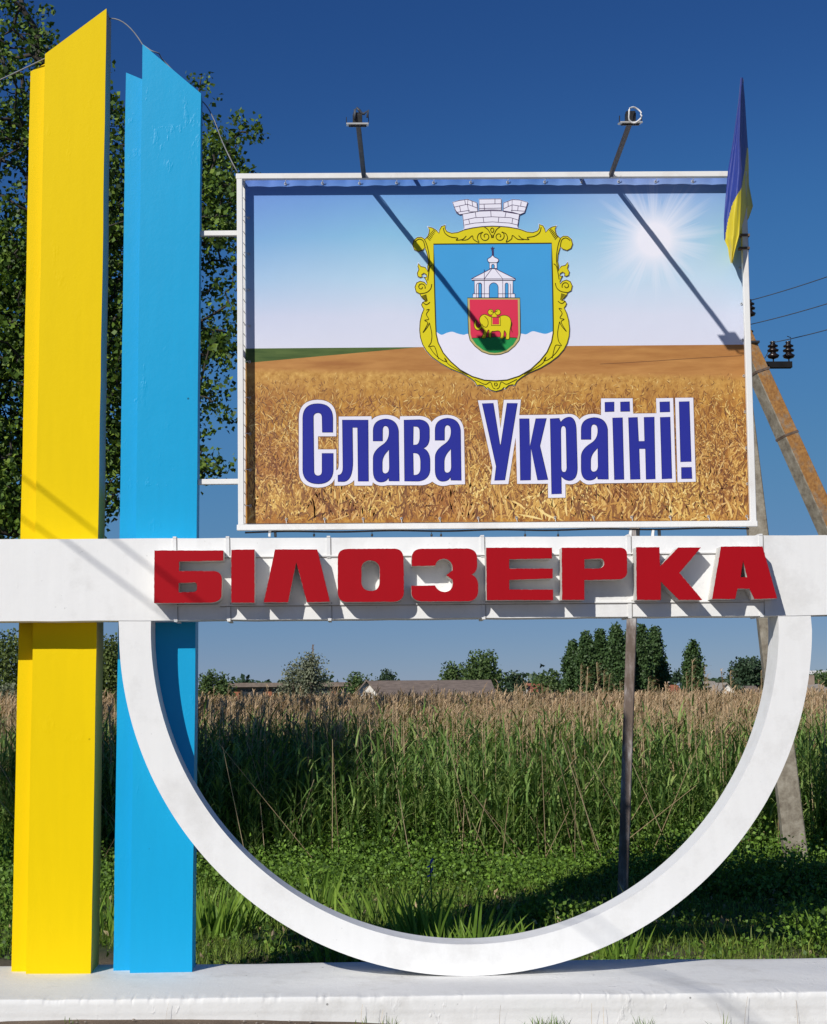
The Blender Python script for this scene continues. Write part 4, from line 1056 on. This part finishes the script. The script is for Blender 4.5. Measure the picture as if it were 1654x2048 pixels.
# ------------------------------------------------------------------ distant trees and houses
def far_tree(name, px, ytop, ybase, wpx, Z, mat, label, shape='round', n=2200, cat='tree', size=None, group=None, trunk=True):
    base = at(px, ybase, Z); base.z = 0; topz = at(px, ytop, Z).z; w = wpx * Z / F / 2 * (1.3 if shape == 'poplar' else 1.4)
    t = empty(name, (base.x, Z, 0), label=label, cat=cat, group=group)
    h = topz; zb = h * (.08 if shape != 'round' else .18)
    nc = max(12, int(n / 40)); cl = []
    tips = []
    for _ in range(nc):
        u = random.random(); 
        if shape == 'poplar': u = u ** .8; prof = (math.sin(math.pi * min(1, u * .92 + .08)) ** .55) * (1 - .35 * u)
        elif shape == 'bush': prof = math.sqrt(max(0, 1 - u * u)) 
        else: prof = math.sqrt(max(.04, 1 - abs(u * 1.15 - .35) ** 2.2 * 1.4))
        a = random.uniform(0, 2 * math.pi); rr = w * prof * random.random() ** .4
        tips.append(np.array((base.x + rr * math.cos(a), Z + rr * math.sin(a), zb + (h - zb) * u)))
    sz = (size or max(.16, Z * .0022)) * .62; n = int(n * 2.0)
    for p in tips:
        k = n // nc
        if shape == 'poplar': e = np.array((w * .16, w * .16, h * .07))
        else: e = np.array((w * .2, w * .2, h * .09))
        cl.append(p + np.clip(RNG.normal(size=(k, 3)), -1.7, 1.7) * e)
    V, Fq = leaves_np(np.concatenate(cl), sz, .45); link('crown', np_mesh('crown', V, Fq), mat, t)
    if trunk:
        bm = bmesh.new(); tube(bm, [(base.x, Z, 0), (base.x + .05 * w, Z, h * .5), (base.x, Z, h * .85)], max(.05, h * .025), 6, r1=.03); bm_obj('trunk', bm, M_bark, t)
    return t
M_pop = leafy('poplar_green', [(0.039, 0.073, 0.025, 1), (0.064, 0.119, 0.039, 1), (0.098, 0.170, 0.051, 1)], .2)
M_mid = leafy('far_tree_green', [(0.047, 0.083, 0.029, 1), (0.090, 0.148, 0.043, 1), (0.134, 0.198, 0.058, 1)], .2)
M_wil = leafy('willow_green', [(0.065, 0.098, 0.026, 1), (0.117, 0.163, 0.042, 1), (0.169, 0.215, 0.058, 1)], .25)
M_sil = leafy('silver_green', [(0.138, 0.163, 0.106, 1), (0.213, 0.237, 0.150, 1), (0.300, 0.312, 0.213, 1)], .2)
M_dkf = leafy('dark_far_green', [(0.034, 0.061, 0.031, 1), (0.057, 0.100, 0.048, 1)], .1)
GP = 'poplars beyond the reeds'
for i, (px, yt, w, Z, lb) in enumerate(((1150, 1296, 44, 118, 'leftmost poplar of the dense row behind the reeds'), (1176, 1280, 40, 112, 'second poplar from the left in the dense row'), (1205, 1276, 42, 116, 'poplar in the dense row, second left of the steel post'), (1236, 1266, 42, 110, 'tallest poplar, just left of the steel post'),
                                        (1262, 1276, 34, 117, 'poplar right behind the steel post'), (1288, 1268, 38, 112, 'poplar just right of the steel post'), (1313, 1272, 42, 116, 'rightmost poplar of the dense row'))):
    far_tree('poplar_tree', px, yt, 1420, w, Z, M_pop, lb, 'poplar', 5200, group=GP, size=.3)
far_tree('poplar_tree', 1388, 1296, 1420, 44, 125, M_pop, 'single slim poplar standing alone between post and ring', 'poplar', 3800, group=GP, size=.32)
far_tree('round_tree', 1498, 1325, 1400, 52, 210, M_dkf, 'round dark tree beside the pale roofed houses', 'round', 2400, size=.6)
far_tree('broadleaf_tree', 962, 1316, 1400, 60, 130, M_mid, 'broad green tree rising above the barn roof', 'round', 2600, size=.36)
far_tree('broadleaf_tree', 915, 1338, 1400, 54, 135, M_mid, 'low green tree left of the tree above the barn roof', 'round', 1800, size=.36)
far_tree('silver_bush', 586, 1336, 1410, 52, 70, M_sil, 'grey green bush with ragged top, left of the pair', 'bush', 1700, 'bush', .17, 'silvery bushes')
far_tree('silver_bush', 622, 1322, 1410, 62, 70, M_sil, 'grey green bush with pointed top, right of the pair', 'bush', 2000, 'bush', .17, 'silvery bushes')
far_tree('silver_bush', 18, 1385, 1470, 66, 44, M_sil, 'silvery bush left of the yellow pillar', 'bush', 2200, 'bush', .13)
far_tree('broadleaf_tree', 448, 1350, 1400, 34, 90, M_mid, 'small bright green tree in front of the long building', 'round', 1300, size=.22)
far_tree('broadleaf_tree', 416, 1354, 1400, 34, 90, M_mid, 'small green tree right beside the blue pillar', 'round', 1300, size=.22)
far_tree('broadleaf_tree', 716, 1354, 1400, 44, 105, M_mid, 'small green tree left of the white gable', 'round', 1400, size=.24)
far_tree('broadleaf_tree', 778, 1349, 1400, 38, 190, M_dkf, 'dark tree just above the barn ridge near the gable', 'round', 1000, size=.4)
far_tree('broadleaf_tree', 1100, 1350, 1400, 58, 120, M_mid, 'wide low tree left of the poplars', 'round', 1500, size=.3)
far_tree('broadleaf_tree', 1030, 1350, 1400, 34, 150, M_dkf, 'small dark tree right of the barn', 'round', 900, size=.4)
far_tree('broadleaf_tree', 1352, 1348, 1400, 28, 170, M_dkf, 'little tree between poplar row and single poplar', 'round', 700, size=.4)
far_tree('broadleaf_tree', 1640, 1350, 1400, 60, 160, M_mid, 'green tree at the right edge of the picture', 'round', 1300, size=.36)
far_tree('broadleaf_tree', 1450, 1362, 1400, 70, 180, M_dkf, 'low dark tree behind the pale roofed house', 'bush', 1300, size=.5)
far_tree('willow_tree', 12, 1290, 1440, 110, 62, M_wil, 'light green willow left of the yellow pillar', 'round', 4200, size=.2, group='willows')
far_tree('willow_tree', 220, 1298, 1440, 78, 60, M_wil, 'drooping willow seen between the two pillars', 'round', 3600, size=.2, group='willows')
far_tree('willow_tree', 120, 1285, 1440, 110, 64, M_wil, 'willow standing behind the yellow pillar', 'round', 3000, size=.2, group='willows')
# far tree belt on the horizon
pts = []
for i in range(15000):
    px = random.uniform(-500, 2300); Z = random.uniform(260, 420); hgt = 4.5 + 1.0 * math.sin(px * .013) + .9 * math.sin(px * .041 + 1); p = at(px, 1390, Z); pts.append((p.x, Z, random.uniform(0, hgt)))
V, Fq = leaves_np(np.array(pts), 1.0, .5); link('far_tree_belt', np_mesh('far_tree_belt', V, Fq), M_dkf, kind='stuff', label='dark line of trees on the horizon')

M_roof = plain('slate_roof', (.20, .155, .125), .85, var=.25, vs=3, bump=.4, bs=8, bd=.03)
M_roofred = plain('red_tile_roof', (.36, .13, .065), .8, var=.2, vs=3); M_roofpale = plain('pale_roof', (.36, .32, .27), .8, var=.15, vs=3)
M_wallw = plain('whitewash', (.80, .77, .72), .85, var=.2, vs=1.5); M_wallb = plain('brown_wall', (.26, .20, .155), .85, var=.2, vs=1.5); M_win = plain('window_dark', (.04, .045, .05), .3, var=.2)
def house(px0, px1, yridge, yeave, Z, depth, wall, roof, label, name='house', ridge='x', chim=None, wins=0, yb=None):
    a, b = at(px0, yeave, Z), at(px1, yeave, Z); zr = at(px0, yridge, Z).z; ze = a.z; t = empty(name, ((a.x + b.x) / 2, Z, 0), label=label, cat=name.replace('_', ' '))
    bm = bmesh.new(); x0, x1, y0, y1 = a.x, b.x, Z, Z + depth
    ym = (y0 + y1) / 2; xm = (x0 + x1) / 2
    if ridge == 'x': prof = [(x0, y0, 0), (x0, y0, ze), (x0, ym, zr), (x0, y1, ze), (x0, y1, 0)]; sh = (x1 - x0, 0)
    else: prof = [(x0, y0, 0), (x0, y0, ze), (xm, y0, zr), (x1, y0, ze), (x1, y0, 0)]; sh = (0, depth)
    A = [bm.verts.new(p) for p in prof]; B = [bm.verts.new((p[0] + sh[0], p[1] + sh[1], p[2])) for p in prof]
    bm.faces.new(A); bm.faces.new(B)
    for i in range(5): bm.faces.new((A[i], A[(i + 1) % 5], B[(i + 1) % 5], B[i]))
    bm_obj('wall', bm, wall, t)
    bm = bmesh.new(); o = .25
    for sgn in (0, 1):
        e = prof[1] if sgn == 0 else prof[3]; r = prof[2]; e = Vector(e); r = Vector(r); dr = (e - r) * .06; e2 = e + dr
        sv = Vector((sh[0], sh[1], 0)); ov = sv.normalized() * o; up = Vector((0, 0, .1))
        q = [r - ov, e2 - ov, e2 + sv + ov, r + sv + ov]; lo = [bm.verts.new(v + Vector((0, 0, .01))) for v in q]; hi = [bm.verts.new(v + up) for v in q]
        bm.faces.new(lo); bm.faces.new(hi)
        for i in range(4): bm.faces.new((lo[i], lo[(i + 1) % 4], hi[(i + 1) % 4], hi[i]))
    rf = bm_obj('roof', bm, roof, t)
    if chim:
        bm = bmesh.new(); c = at(chim, yridge, Z); add_box(bm, (c.x - .3, ym - .3, zr - .5), (c.x + .3, ym + .3, zr + .8)); bm_obj('chimney', bm, wall, rf)
    for i in range(wins):
        xx = x0 + (x1 - x0) * (i + .5) / wins; bm = bmesh.new(); add_box(bm, (xx - .5, y0 - .06, ze - 1.5), (xx + .5, y0 + .05, ze - .3)); w = bm_obj('window', bm, wall, t)
        bm = bmesh.new(); add_box(bm, (xx - .4, y0 - .08, ze - 1.4), (xx + .4, y0 - .062, ze - .4)); bm_obj('pane', bm, M_win, w)
    return t
# barn: long low roof with a white gable turned to us
house(748, 985, 1364, 1398, 78, 7, M_wallb, M_roof, 'long low barn with a weathered brown roof behind the reeds', 'barn')
house(709, 757, 1363, 1392, 76, 5, M_wallw, M_roof, 'small shed with a crumbling whitewashed gable at the barn end', 'shed', ridge='y')
# long flat industrial building: band of windows
A_, B_ = at(466, 1366, 180), at(705, 1366, 180); ib = empty('factory_building', ((A_.x + B_.x) / 2, 180, 0), label='long flat roofed industrial building left behind the reeds', cat='building')
bm = bmesh.new(); add_box(bm, (A_.x, 180, 0), (B_.x, 192, A_.z - .5)); bm_obj('wall', bm, M_wallb, ib)
bm = bmesh.new(); add_box(bm, (A_.x - .5, 179.2, A_.z - .48), (B_.x + .5, 192.5, A_.z)); bm_obj('roof', bm, M_roof, ib)
for i in range(15):
    xx = A_.x + (B_.x - A_.x) * (i + .5) / 15; bm = bmesh.new(); add_box(bm, (xx - .34, 179.9, A_.z - 1.95), (xx + .34, 180.02, A_.z - .75)); bm_obj('window', bm, M_win if i % 4 else M_roofred, ib)
house(1326, 1364, 1372, 1390, 130, 6, M_wallw, M_roofred, 'cottage with an orange tiled roof beside the poplars', 'cottage', chim=1345)
house(1414, 1440, 1364, 1382, 170, 7, M_wallw, M_roofpale, 'house with a pale roof, left of the pair', 'house')
house(1438, 1468, 1367, 1384, 160, 7, M_wallw, M_roofpale, 'house with white gable, right of the pale roofed pair', 'house', ridge='y', wins=2)
house(1490, 1522, 1373, 1386, 190, 7, M_wallb, M_roof, 'brown roofed house left of the concrete pole', 'house')
house(1622, 1664, 1370, 1386, 120, 8, M_wallb, M_roofpale, 'grey roofed house at the right edge', 'house', chim=1650, wins=3)
house(1625, 1680, 1341, 1352, 420, 20, M_wallw, M_wallw, 'pale flat block far off at the right edge', 'block', wins=5)
house(1062, 1084, 1368, 1384, 150, 7, M_wallw, M_roofred, 'small white walled house left of the poplars', 'house')
# lattice mast and fence post
m0 = at(626, 1395, 240); mt = at(626, 1289, 240)
bm = bmesh.new()
for s in (-.25, .25): prism(bm, (m0.x + s, 240, 0), (m0.x + s * .2, 240, mt.z), .1, .1)
for i in range(14): z0 = mt.z * i / 14; prism(bm, (m0.x - .22, 240, z0), (m0.x + .22, 240, z0 + mt.z / 14), .06, .06)
tag(bm_obj('radio_mast', bm, M_rust, None), 'thin radio mast above the silvery bushes', 'mast')

# ------------------------------------------------------------------ reeds
M_dry = leafy('dry_reed', [(0.297, 0.209, 0.115, 1), (0.446, 0.331, 0.189, 1), (0.594, 0.459, 0.270, 1), (0.675, 0.527, 0.338, 1)], .15, .7)
M_plume = leafy('reed_plume', [(0.376, 0.243, 0.141, 1), (0.564, 0.392, 0.235, 1), (0.784, 0.580, 0.376, 1)], .3, .8, .1)
M_reed = leafy('green_reed', [(0.064, 0.128, 0.032, 1), (0.115, 0.217, 0.051, 1), (0.175, 0.304, 0.069, 1), (0.273, 0.415, 0.109, 1), (0.415, 0.511, 0.160, 1)], .35)
def scatter(n, x0, x1, y0, y1, p=1.0):
    y = y0 + (y1 - y0) * RNG.random(n) ** p; x = x0 + (x1 - x0) * RNG.random(n); return np.stack([x, y, np.full(n, GB)], -1)
def reeds():
    G = []; D = []; Pm = []
    # green new growth in the front band
    b = scatter(10500, -9, 13, 18.0, 24.5, 1.2); n = len(b); h = np.clip(RNG.normal(1.37, .15, n), .7, 1.75) * (1 - .55 * np.clip(19.5 - b[:, 1], 0, 1.2) / 1.2 * RNG.random(n))
    lean = RNG.normal(0, .05, (n, 2)); top = b + np.stack([lean[:, 0] * h, lean[:, 1] * h, h], -1)
    G.append(tubes_np(b, top, np.full(n, .0048), np.full(n, .0025)))
    for k in range(10):
        f = (.12 + .86 * k / 9 + RNG.uniform(-.05, .05, n)); base = b + (top - b) * f[:, None]; az = RNG.uniform(0, 2 * math.pi, n)
        G.append(blades_np(base, RNG.uniform(.30, .56, n) * (1.15 - .4 * f), RNG.uniform(.022, .042, n), az, RNG.uniform(.25, .6, n), RNG.uniform(.5, 1.9, n), 3))
    V, Fq = join(G); link('reed_leaves', np_mesh('reed_leaves', V, Fq), M_reed, kind='stuff', label='dense green reeds with arching leaves behind the monument')
    # last year's dry stems, front
    def dry(b, hm, hs, r, plume, droop=1):
        n = len(b); h = np.clip(RNG.normal(hm, hs, n), hm - .35, hm + .45); lean = RNG.normal(0, .035, (n, 2)); top = b + np.stack([lean[:, 0] * h, lean[:, 1] * h, h], -1)
        D.append(tubes_np(b, top, np.full(n, r), np.full(n, r * .6)))
        keep = RNG.random(n) < plume; bt, tt = b[keep], top[keep]; m = len(bt); wind = RNG.normal(.2, .9, m)
        for k in range(9):
            f = RNG.uniform(.865, 1.0, m); base = bt + (tt - bt) * f[:, None]
            Pm.append(blades_np(base, RNG.uniform(.07, .15, m), RNG.uniform(.014, .026, m) * droop, wind + RNG.normal(0, .8, m), RNG.uniform(.2, .7, m), RNG.uniform(.2, 1.6, m), 2, .25))
    dry(scatter(700, -9, 13, 18.3, 20.5, 1.0), 1.54, .22, .0058, .6)
    dry(scatter(4300, -9, 13, 19.4, 27, 1.1), 1.67, .17, .0062, .72)
    dry(scatter(6200, -12, 17, 26.5, 38, 1.2), 1.83, .11, .007, .95, 1.3)
    dry(scatter(5500, -19, 26, 37, 62, 1.1), 1.87, .09, .010, 1, 2.2)
    # broken stems leaning over the weeds
    k = 260; a_ = scatter(k, -8, 11, 17.5, 19.5); dirs = RNG.normal(0, 1, (k, 2)); ln = RNG.uniform(.5, 1.5, k); e_ = a_ + np.stack([dirs[:, 0] * .5, -np.abs(dirs[:, 1]) * .35, ln], -1)
    D.append(tubes_np(a_, e_, np.full(k, .006), np.full(k, .004)))
    # a few tall ones that overtop the field
    pts = []
    for px, yt in ((1162, 1330), (1176, 1333), (1193, 1326), (1208, 1342), (1172, 1352), (1219, 1350), (1297, 1355), (1304, 1362), (1385, 1322), (1408, 1335), (1372, 1345), (1442, 1342), (1460, 1345), (1414, 1350), (1240, 1362), (1522, 1342), (1092, 1375), (712, 1377), (560, 1386), (1575, 1372), (1636, 1358), (880, 1386)):
        Yr = random.uniform(20.0, 22.5); p = at(px, yt, Yr); pts.append((p.x, Yr, p.z))
    pts = np.array(pts); b2 = pts.copy(); b2[:, 2] = GB; b2[:, 0] += RNG.normal(0, .08, len(pts)); D.append(tubes_np(b2, pts, np.full(len(pts), .0055), np.full(len(pts), .0035)))
    for k in range(34):
        f = RNG.uniform(.88, 1.0, len(pts)); base = b2 + (pts - b2) * f[:, None]; m = len(pts)
        Pm.append(blades_np(base, RNG.uniform(.07, .16, m), RNG.uniform(.006, .014, m), RNG.normal(0.1, .6, m), RNG.uniform(.3, .9, m), RNG.uniform(.8, 2.2, m), 3, .3))
    V, Fq = join(D); link('dry_reed_stems', np_mesh('dry_reed_stems', V, Fq), M_dry, kind='stuff', label='straw coloured dry reed stems')
    V, Fq = join(Pm); link('reed_plumes', np_mesh('reed_plumes', V, Fq), M_plume, kind='stuff', label='feathery tan reed plumes')
reeds()
# far reed bed as low plume tops
b = scatter(9000, -40, 60, 60, 110, 1.0); n = len(b); b[:, 2] = RNG.uniform(1.25, 1.68, n)
V, Fq = blades_np(b, RNG.uniform(.2, .35, n), RNG.uniform(.04, .09, n), RNG.uniform(0, 6.28, n), RNG.uniform(-.3, .3, n), RNG.uniform(0, .8, n), 2, .3)
b0 = b.copy(); b0[:, 2] = GB; V2, F2 = tubes_np(b0, b, np.full(n, .018), np.full(n, .014)); V, Fq = join([(V, Fq), (V2, F2)])
link('far_reeds', np_mesh('far_reeds', V, Fq), M_plume, kind='stuff', label='tops of the distant reed bed')

# ------------------------------------------------------------------ undergrowth, grass, irises
M_herb = leafy('herb_green', [(0.050, 0.102, 0.018, 1), (0.102, 0.195, 0.027, 1), (0.160, 0.284, 0.037, 1), (0.228, 0.388, 0.055, 1)], .25)
M_grass = leafy('grass_green', [(0.069, 0.117, 0.019, 1), (0.127, 0.205, 0.027, 1), (0.195, 0.293, 0.039, 1), (0.293, 0.351, 0.078, 1)], .3)
M_iris = leafy('iris_leaf', [(0.098, 0.184, 0.025, 1), (0.184, 0.323, 0.043, 1), (0.302, 0.453, 0.064, 1)], .35)
parts = []
for _ in range(1250):
    x = random.uniform(-7, 10); y = random.uniform(15.9, 18.8); h = random.uniform(.15, .6) * (1 + .35 * math.sin(x * 1.7 + 1)) * (.35 + .65 * (y - 15.9) / 2.9) * (1.15 if x > .8 else .85)
    k = 105; c = np.array((x, y, GB + h * .5)) + RNG.normal(size=(k, 3)) * np.array((.17, .17, h * .3)); c[:, 2] = np.clip(c[:, 2], GB + .02, None); parts.append(c)
for _ in range(260):
    x = random.uniform(3.2, 9); y = random.uniform(15.0, 16.1); h = random.uniform(.16, .46); k = 90
    c = np.array((x, y, GB + h * .5)) + RNG.normal(size=(k, 3)) * np.array((.15, .13, h * .3)); c[:, 2] = np.clip(c[:, 2], GB + .02, None); parts.append(c)
V, Fq = leaves_np(np.concatenate(parts), .041, .4, .1); link('undergrowth', np_mesh('undergrowth', V, Fq), M_herb, kind='stuff', label='leafy weeds growing along the foot of the reeds')
# small leafy scrub scattered at the lawn
def grass(n, x0, x1, y0, y1, hm, w, name, label, mask=None, p=1.0):
    b = scatter(n, x0, x1, y0, y1, p); d = np.sin(b[:, 0] * 3.1 + 1.3 * np.sin(b[:, 1] * 2)) * .5 + np.sin(b[:, 1] * 4.3 + b[:, 0]) * .5
    keep = RNG.random(n) < (.75 + .35 * d)
    if mask is not None: keep &= mask(b)
    b = b[keep]; n = len(b); h = hm * RNG.uniform(.4, 1.35, n) * (1 + .3 * d[keep])
    V, Fq = blades_np(b, h, w * RNG.uniform(.6, 1.3, n), RNG.uniform(0, 6.28, n), RNG.uniform(0, .5, n), RNG.uniform(.2, 1.3, n), 2)
    link(name, np_mesh(name, V, Fq), M_grass, kind='stuff', label=label)
bx = at(232, 1915, 11.8).x
bare = [(at(1330, 1905, 11.9).x, 11.9, .36, .15), (at(1560, 1908, 11.8).x, 11.8, .33, .11), (at(1190, 1850, 13.4).x, 13.4, .28, .12)]
def mk(b):
    m = (b[:, 0] > bx) | (b[:, 1] > 12.5 + .3 * np.sin(b[:, 0] * 5))
    for x, y, rx_, ry_ in bare: m &= ((b[:, 0] - x) / rx_) ** 2 + ((b[:, 1] - y) / ry_) ** 2 > 1
    return m
grass(16000, -6.5, 8.5, 11.6, 18.4, .2, .011, 'tall_grass', 'taller loose grass blades among the weeds', mk, 1.0)
grass(120000, -6.5, 8.5, 10.8, 17.2, .10, .010, 'grass', 'short rough grass behind the plinth', mk, 1.25)
parts = []
for _ in range(1900):
    x = random.uniform(-5.5, 8); y = random.uniform(11.2, 16.8)
    if not mk(np.array([[x, y, 0]]))[0]: continue
    k = 12; c = np.array((x, y, GB + .05)) + RNG.normal(size=(k, 3)) * np.array((.07, .07, .03)); c[:, 2] = np.clip(c[:, 2], GB + .01, None); parts.append(c)
V, Fq = leaves_np(np.concatenate(parts), .038, .4, .0); link('lawn_weeds', np_mesh('lawn_weeds', V, Fq), M_herb, kind='stuff', label='small leafy weeds in the grass')

bl = scatter(1500, -5.5, 7.5, 11.2, 17); bl = bl[mk(bl)]; bl[:, 2] += .03; V, Fq = leaves_np(bl, .07, .22, -.1); link('dry_leaves', np_mesh('dry_leaves', V, Fq), M_dry, kind='stuff', label='scattered dry reed leaves in the grass')
iris_n = 0
def iris(px, py, h, n, label, spread=.12, wid=.032, dirs=None, flower=False, Yb=None):
    p = at(px, py, 11); d = Vector((p.x, 11, p.z - EYE)); s = (EYE - GB) / -d.z; X, Y = d.x * s, 11 * s; h *= 1.2; spread *= 1.2; wid *= 1.2; n = int(n * 1.3)
    t = empty('iris_clump', (X, Y, GB), label=label, cat='plant', group='iris clumps behind the plinth')
    b = np.stack([X + RNG.normal(0, spread, n), Y + RNG.normal(0, spread * .6, n), np.full(n, GB)], -1); off = b[:, 0] - X; az = np.where(off > 0, RNG.normal(0, .7, n), RNG.normal(math.pi, .7, n))
    V, Fq = blades_np(b, h * RNG.uniform(.55, 1.15, n), wid * RNG.uniform(.7, 1.2, n), az, np.abs(off) / spread * .22 + RNG.uniform(0, .12, n), RNG.uniform(.0, .55, n), 4, 0, RNG.normal(0, .6, n))
    # leaf blades stand edge-on to their fan: turn them to show their flat side
    link('leaves', np_mesh('leaves', V, Fq), M_iris, t)
    if flower:
        bm = bmesh.new(); q = Vector((X, Y - .02, GB)); top = q + Vector((.0, 0, h * 1.22)); tube(bm, [q, q + Vector((.01, 0, h * .7)), top], .006, 5); bm_obj('stalk', bm, M_iris, t)
        for dz in (0, -.07):
            bm = bmesh.new()
            for k in range(6):
                a = k * math.pi / 3; c = top + Vector((0, 0, dz)); e = Vector((math.cos(a), math.sin(a) * .7, 0)); sd = Vector((-e.y, e.x, 0)); up = Vector((0, 0, .05 if k % 2 else -.02))
                q0 = bm.verts.new(c); q1 = bm.verts.new(c + e * .025 + sd * .018 + up * .6); q2 = bm.verts.new(c + e * .045 + up); q3 = bm.verts.new(c + e * .025 - sd * .018 + up * .6); bm.faces.new((q0, q1, q2, q3))
            bm_obj('flower', bm, M_irisfl, t)
M_irisfl = leafy('iris_flower', [(0.080, 0.080, 0.512, 1), (0.144, 0.128, 0.720, 1)], .3)
iris(412, 1880, .36, 34, 'bright iris clump next to the blue pillar foot', .07)
iris(432, 1878, .40, 30, 'bright upright iris clump a step right of the blue pillar', .06)
iris(462, 1862, .34, 30, 'iris clump with a leaf bent to the right, left part of the ring', .08)
iris(512, 1850, .34, 26, 'iris clump half hidden by the lower left of the ring', .07)
iris(214, 1872, .40, 34, 'iris clump seen in the gap between the two pillars', .10)
iris(640, 1815, .34, 26, 'small sunlit iris clump above the lower left ring', .1)
iris(775, 1850, .36, 30, 'dark dense iris clump left of the blue flower', .16)
iris(862, 1908, .46, 46, 'tall dark iris clump carrying a blue flower', .16, flower=True)
iris(925, 1906, .42, 36, 'dark iris clump right of the blue flower', .14)
iris(815, 1905, .24, 34, 'low bright iris leaves just above the ring bottom, left', .11)
iris(885, 1925, .25, 30, 'low bright iris leaves at the very bottom of the ring', .10)
iris(965, 1925, .25, 34, 'low bright iris leaves above the ring bottom, right', .10)
iris(1062, 1920, .24, 24, 'sparse iris leaves right of the ring bottom', .07)
iris(1250, 1925, .23, 16, 'spreading broad-leaved iris clump behind the ring at the right', .08)
iris(660, 1935, .22, 16, 'iris leaves sticking out under the ring at the left', .08)
iris(1230, 1925, .16, 12, 'short iris clump touching the ring underside at the right', .06)
for px, py, h, lb in ((1075, 1850, .2, 'leafy weed in the shade inside the ring'), (1645, 1900, .34, 'broad leaved bush at the right edge behind the plinth'), (1150, 1842, .14, 'low weed in the shade left of the steel post'), (20, 1850, .4, 'green bush at the left edge behind the plinth'), (8, 1745, .5, 'dark bush left of the yellow pillar')):
    p = at(px, py, 11); d = Vector((p.x, 11, p.z - EYE)); s = (EYE - GB) / -d.z; X, Y = d.x * s, 11 * s; h *= 1.15
    t = empty('leafy_weed', (X, Y, GB), label=lb, cat='plant')
    k = int(420 * h / .2); c = np.array((X, Y, GB + h * .5)) + RNG.normal(size=(k, 3)) * np.array((h * .5, h * .4, h * .28)); c[:, 2] = np.clip(c[:, 2], GB + .01, None)
    V, Fq = leaves_np(c, .042, .34, -.3); link('foliage', np_mesh('foliage', V, Fq), M_herb, t)
    bm = bmesh.new()
    for _ in range(7): tube(bm, [(X, Y, GB), (X + random.uniform(-h, h) * .5, Y + random.uniform(-.05, .05), GB + h * .8)], .004, 4)
    bm_obj('stems', bm, M_iris, t)
# tufts at the foot of the plinth
yq = 8.72
for px, n, h, lb in ((136, 9, .05, 'small grass tuft at the plinth foot on the left'), (778, 12, .045, 'grass tuft at the plinth foot below the ring'), (722, 4, .05, 'thin grass blades at the plinth foot, left of the tuft'), (1085, 40, .05, 'bushy weed at the plinth foot right of the ring bottom'), (1108, 30, .045, 'second bushy weed at the plinth foot, right beside the first'), (1285, 30, .045, 'weed at the plinth foot towards the right'), (1445, 6, .10, 'pair of tall grass stalks at the plinth foot')):
    p = at(px, 2040, yq); X = p.x; z = float(gz(np.array([X]), np.array([yq]))[0]); hh = h * .6 + max(0, (X + .6) * .026)
    t = empty('grass_tuft', (X, yq, z), label=lb, cat='grass tuft', group='tufts along the plinth foot')
    b = np.stack([X + RNG.normal(0, .02 + .0006 * n, n), yq + RNG.normal(0, .02, n), np.full(n, z)], -1)
    V, Fq = blades_np(b, hh * RNG.uniform(.6, 1.3, n), np.full(n, .007), RNG.uniform(0, 6.28, n), RNG.uniform(.0, .6, n), RNG.uniform(0, 1, n), 3); link('blades', np_mesh('blades', V, Fq), M_grass if n < 30 else M_herb, t)
# thin dry stalks against the plinth face
b = np.array([(at(px, 2040, yq).x, yq + .04, float(gz(np.array([at(px, 2040, yq).x]), np.array([yq]))[0])) for px in (722, 746, 762, 870, 1000, 1185, 1210, 1450, 1492, 1600, 330)]); n = len(b)
V, Fq = blades_np(b, RNG.uniform(.05, .11, n) + np.maximum(0, b[:, 0] + .6) * .03, np.full(n, .003), RNG.uniform(0, 6.28, n), RNG.uniform(0, .2, n), RNG.uniform(0, .4, n), 3, .5); link('dry_stalks', np_mesh('dry_stalks', V, Fq), M_dry, kind='stuff', label='thin dry stalks along the plinth foot')
# pebbles on the verge
bm = bmesh.new()
for _ in range(260):
    x = random.uniform(-3.2, 2.2); y = random.uniform(8.3, 8.74); r = random.uniform(.004, .014); m = Matrix.Translation((x, y, float(gz(np.array([x]), np.array([y]))[0]) + r * .2)) @ Matrix.Diagonal((r, r * .8, r * .6, 1)); bmesh.ops.create_icosphere(bm, subdivisions=1, radius=1, matrix=m)
bm_obj('pebbles', bm, plain('pebble', (.28, .24, .20), .9, var=.3), None, kind='stuff', label='small stones on the bare soil')
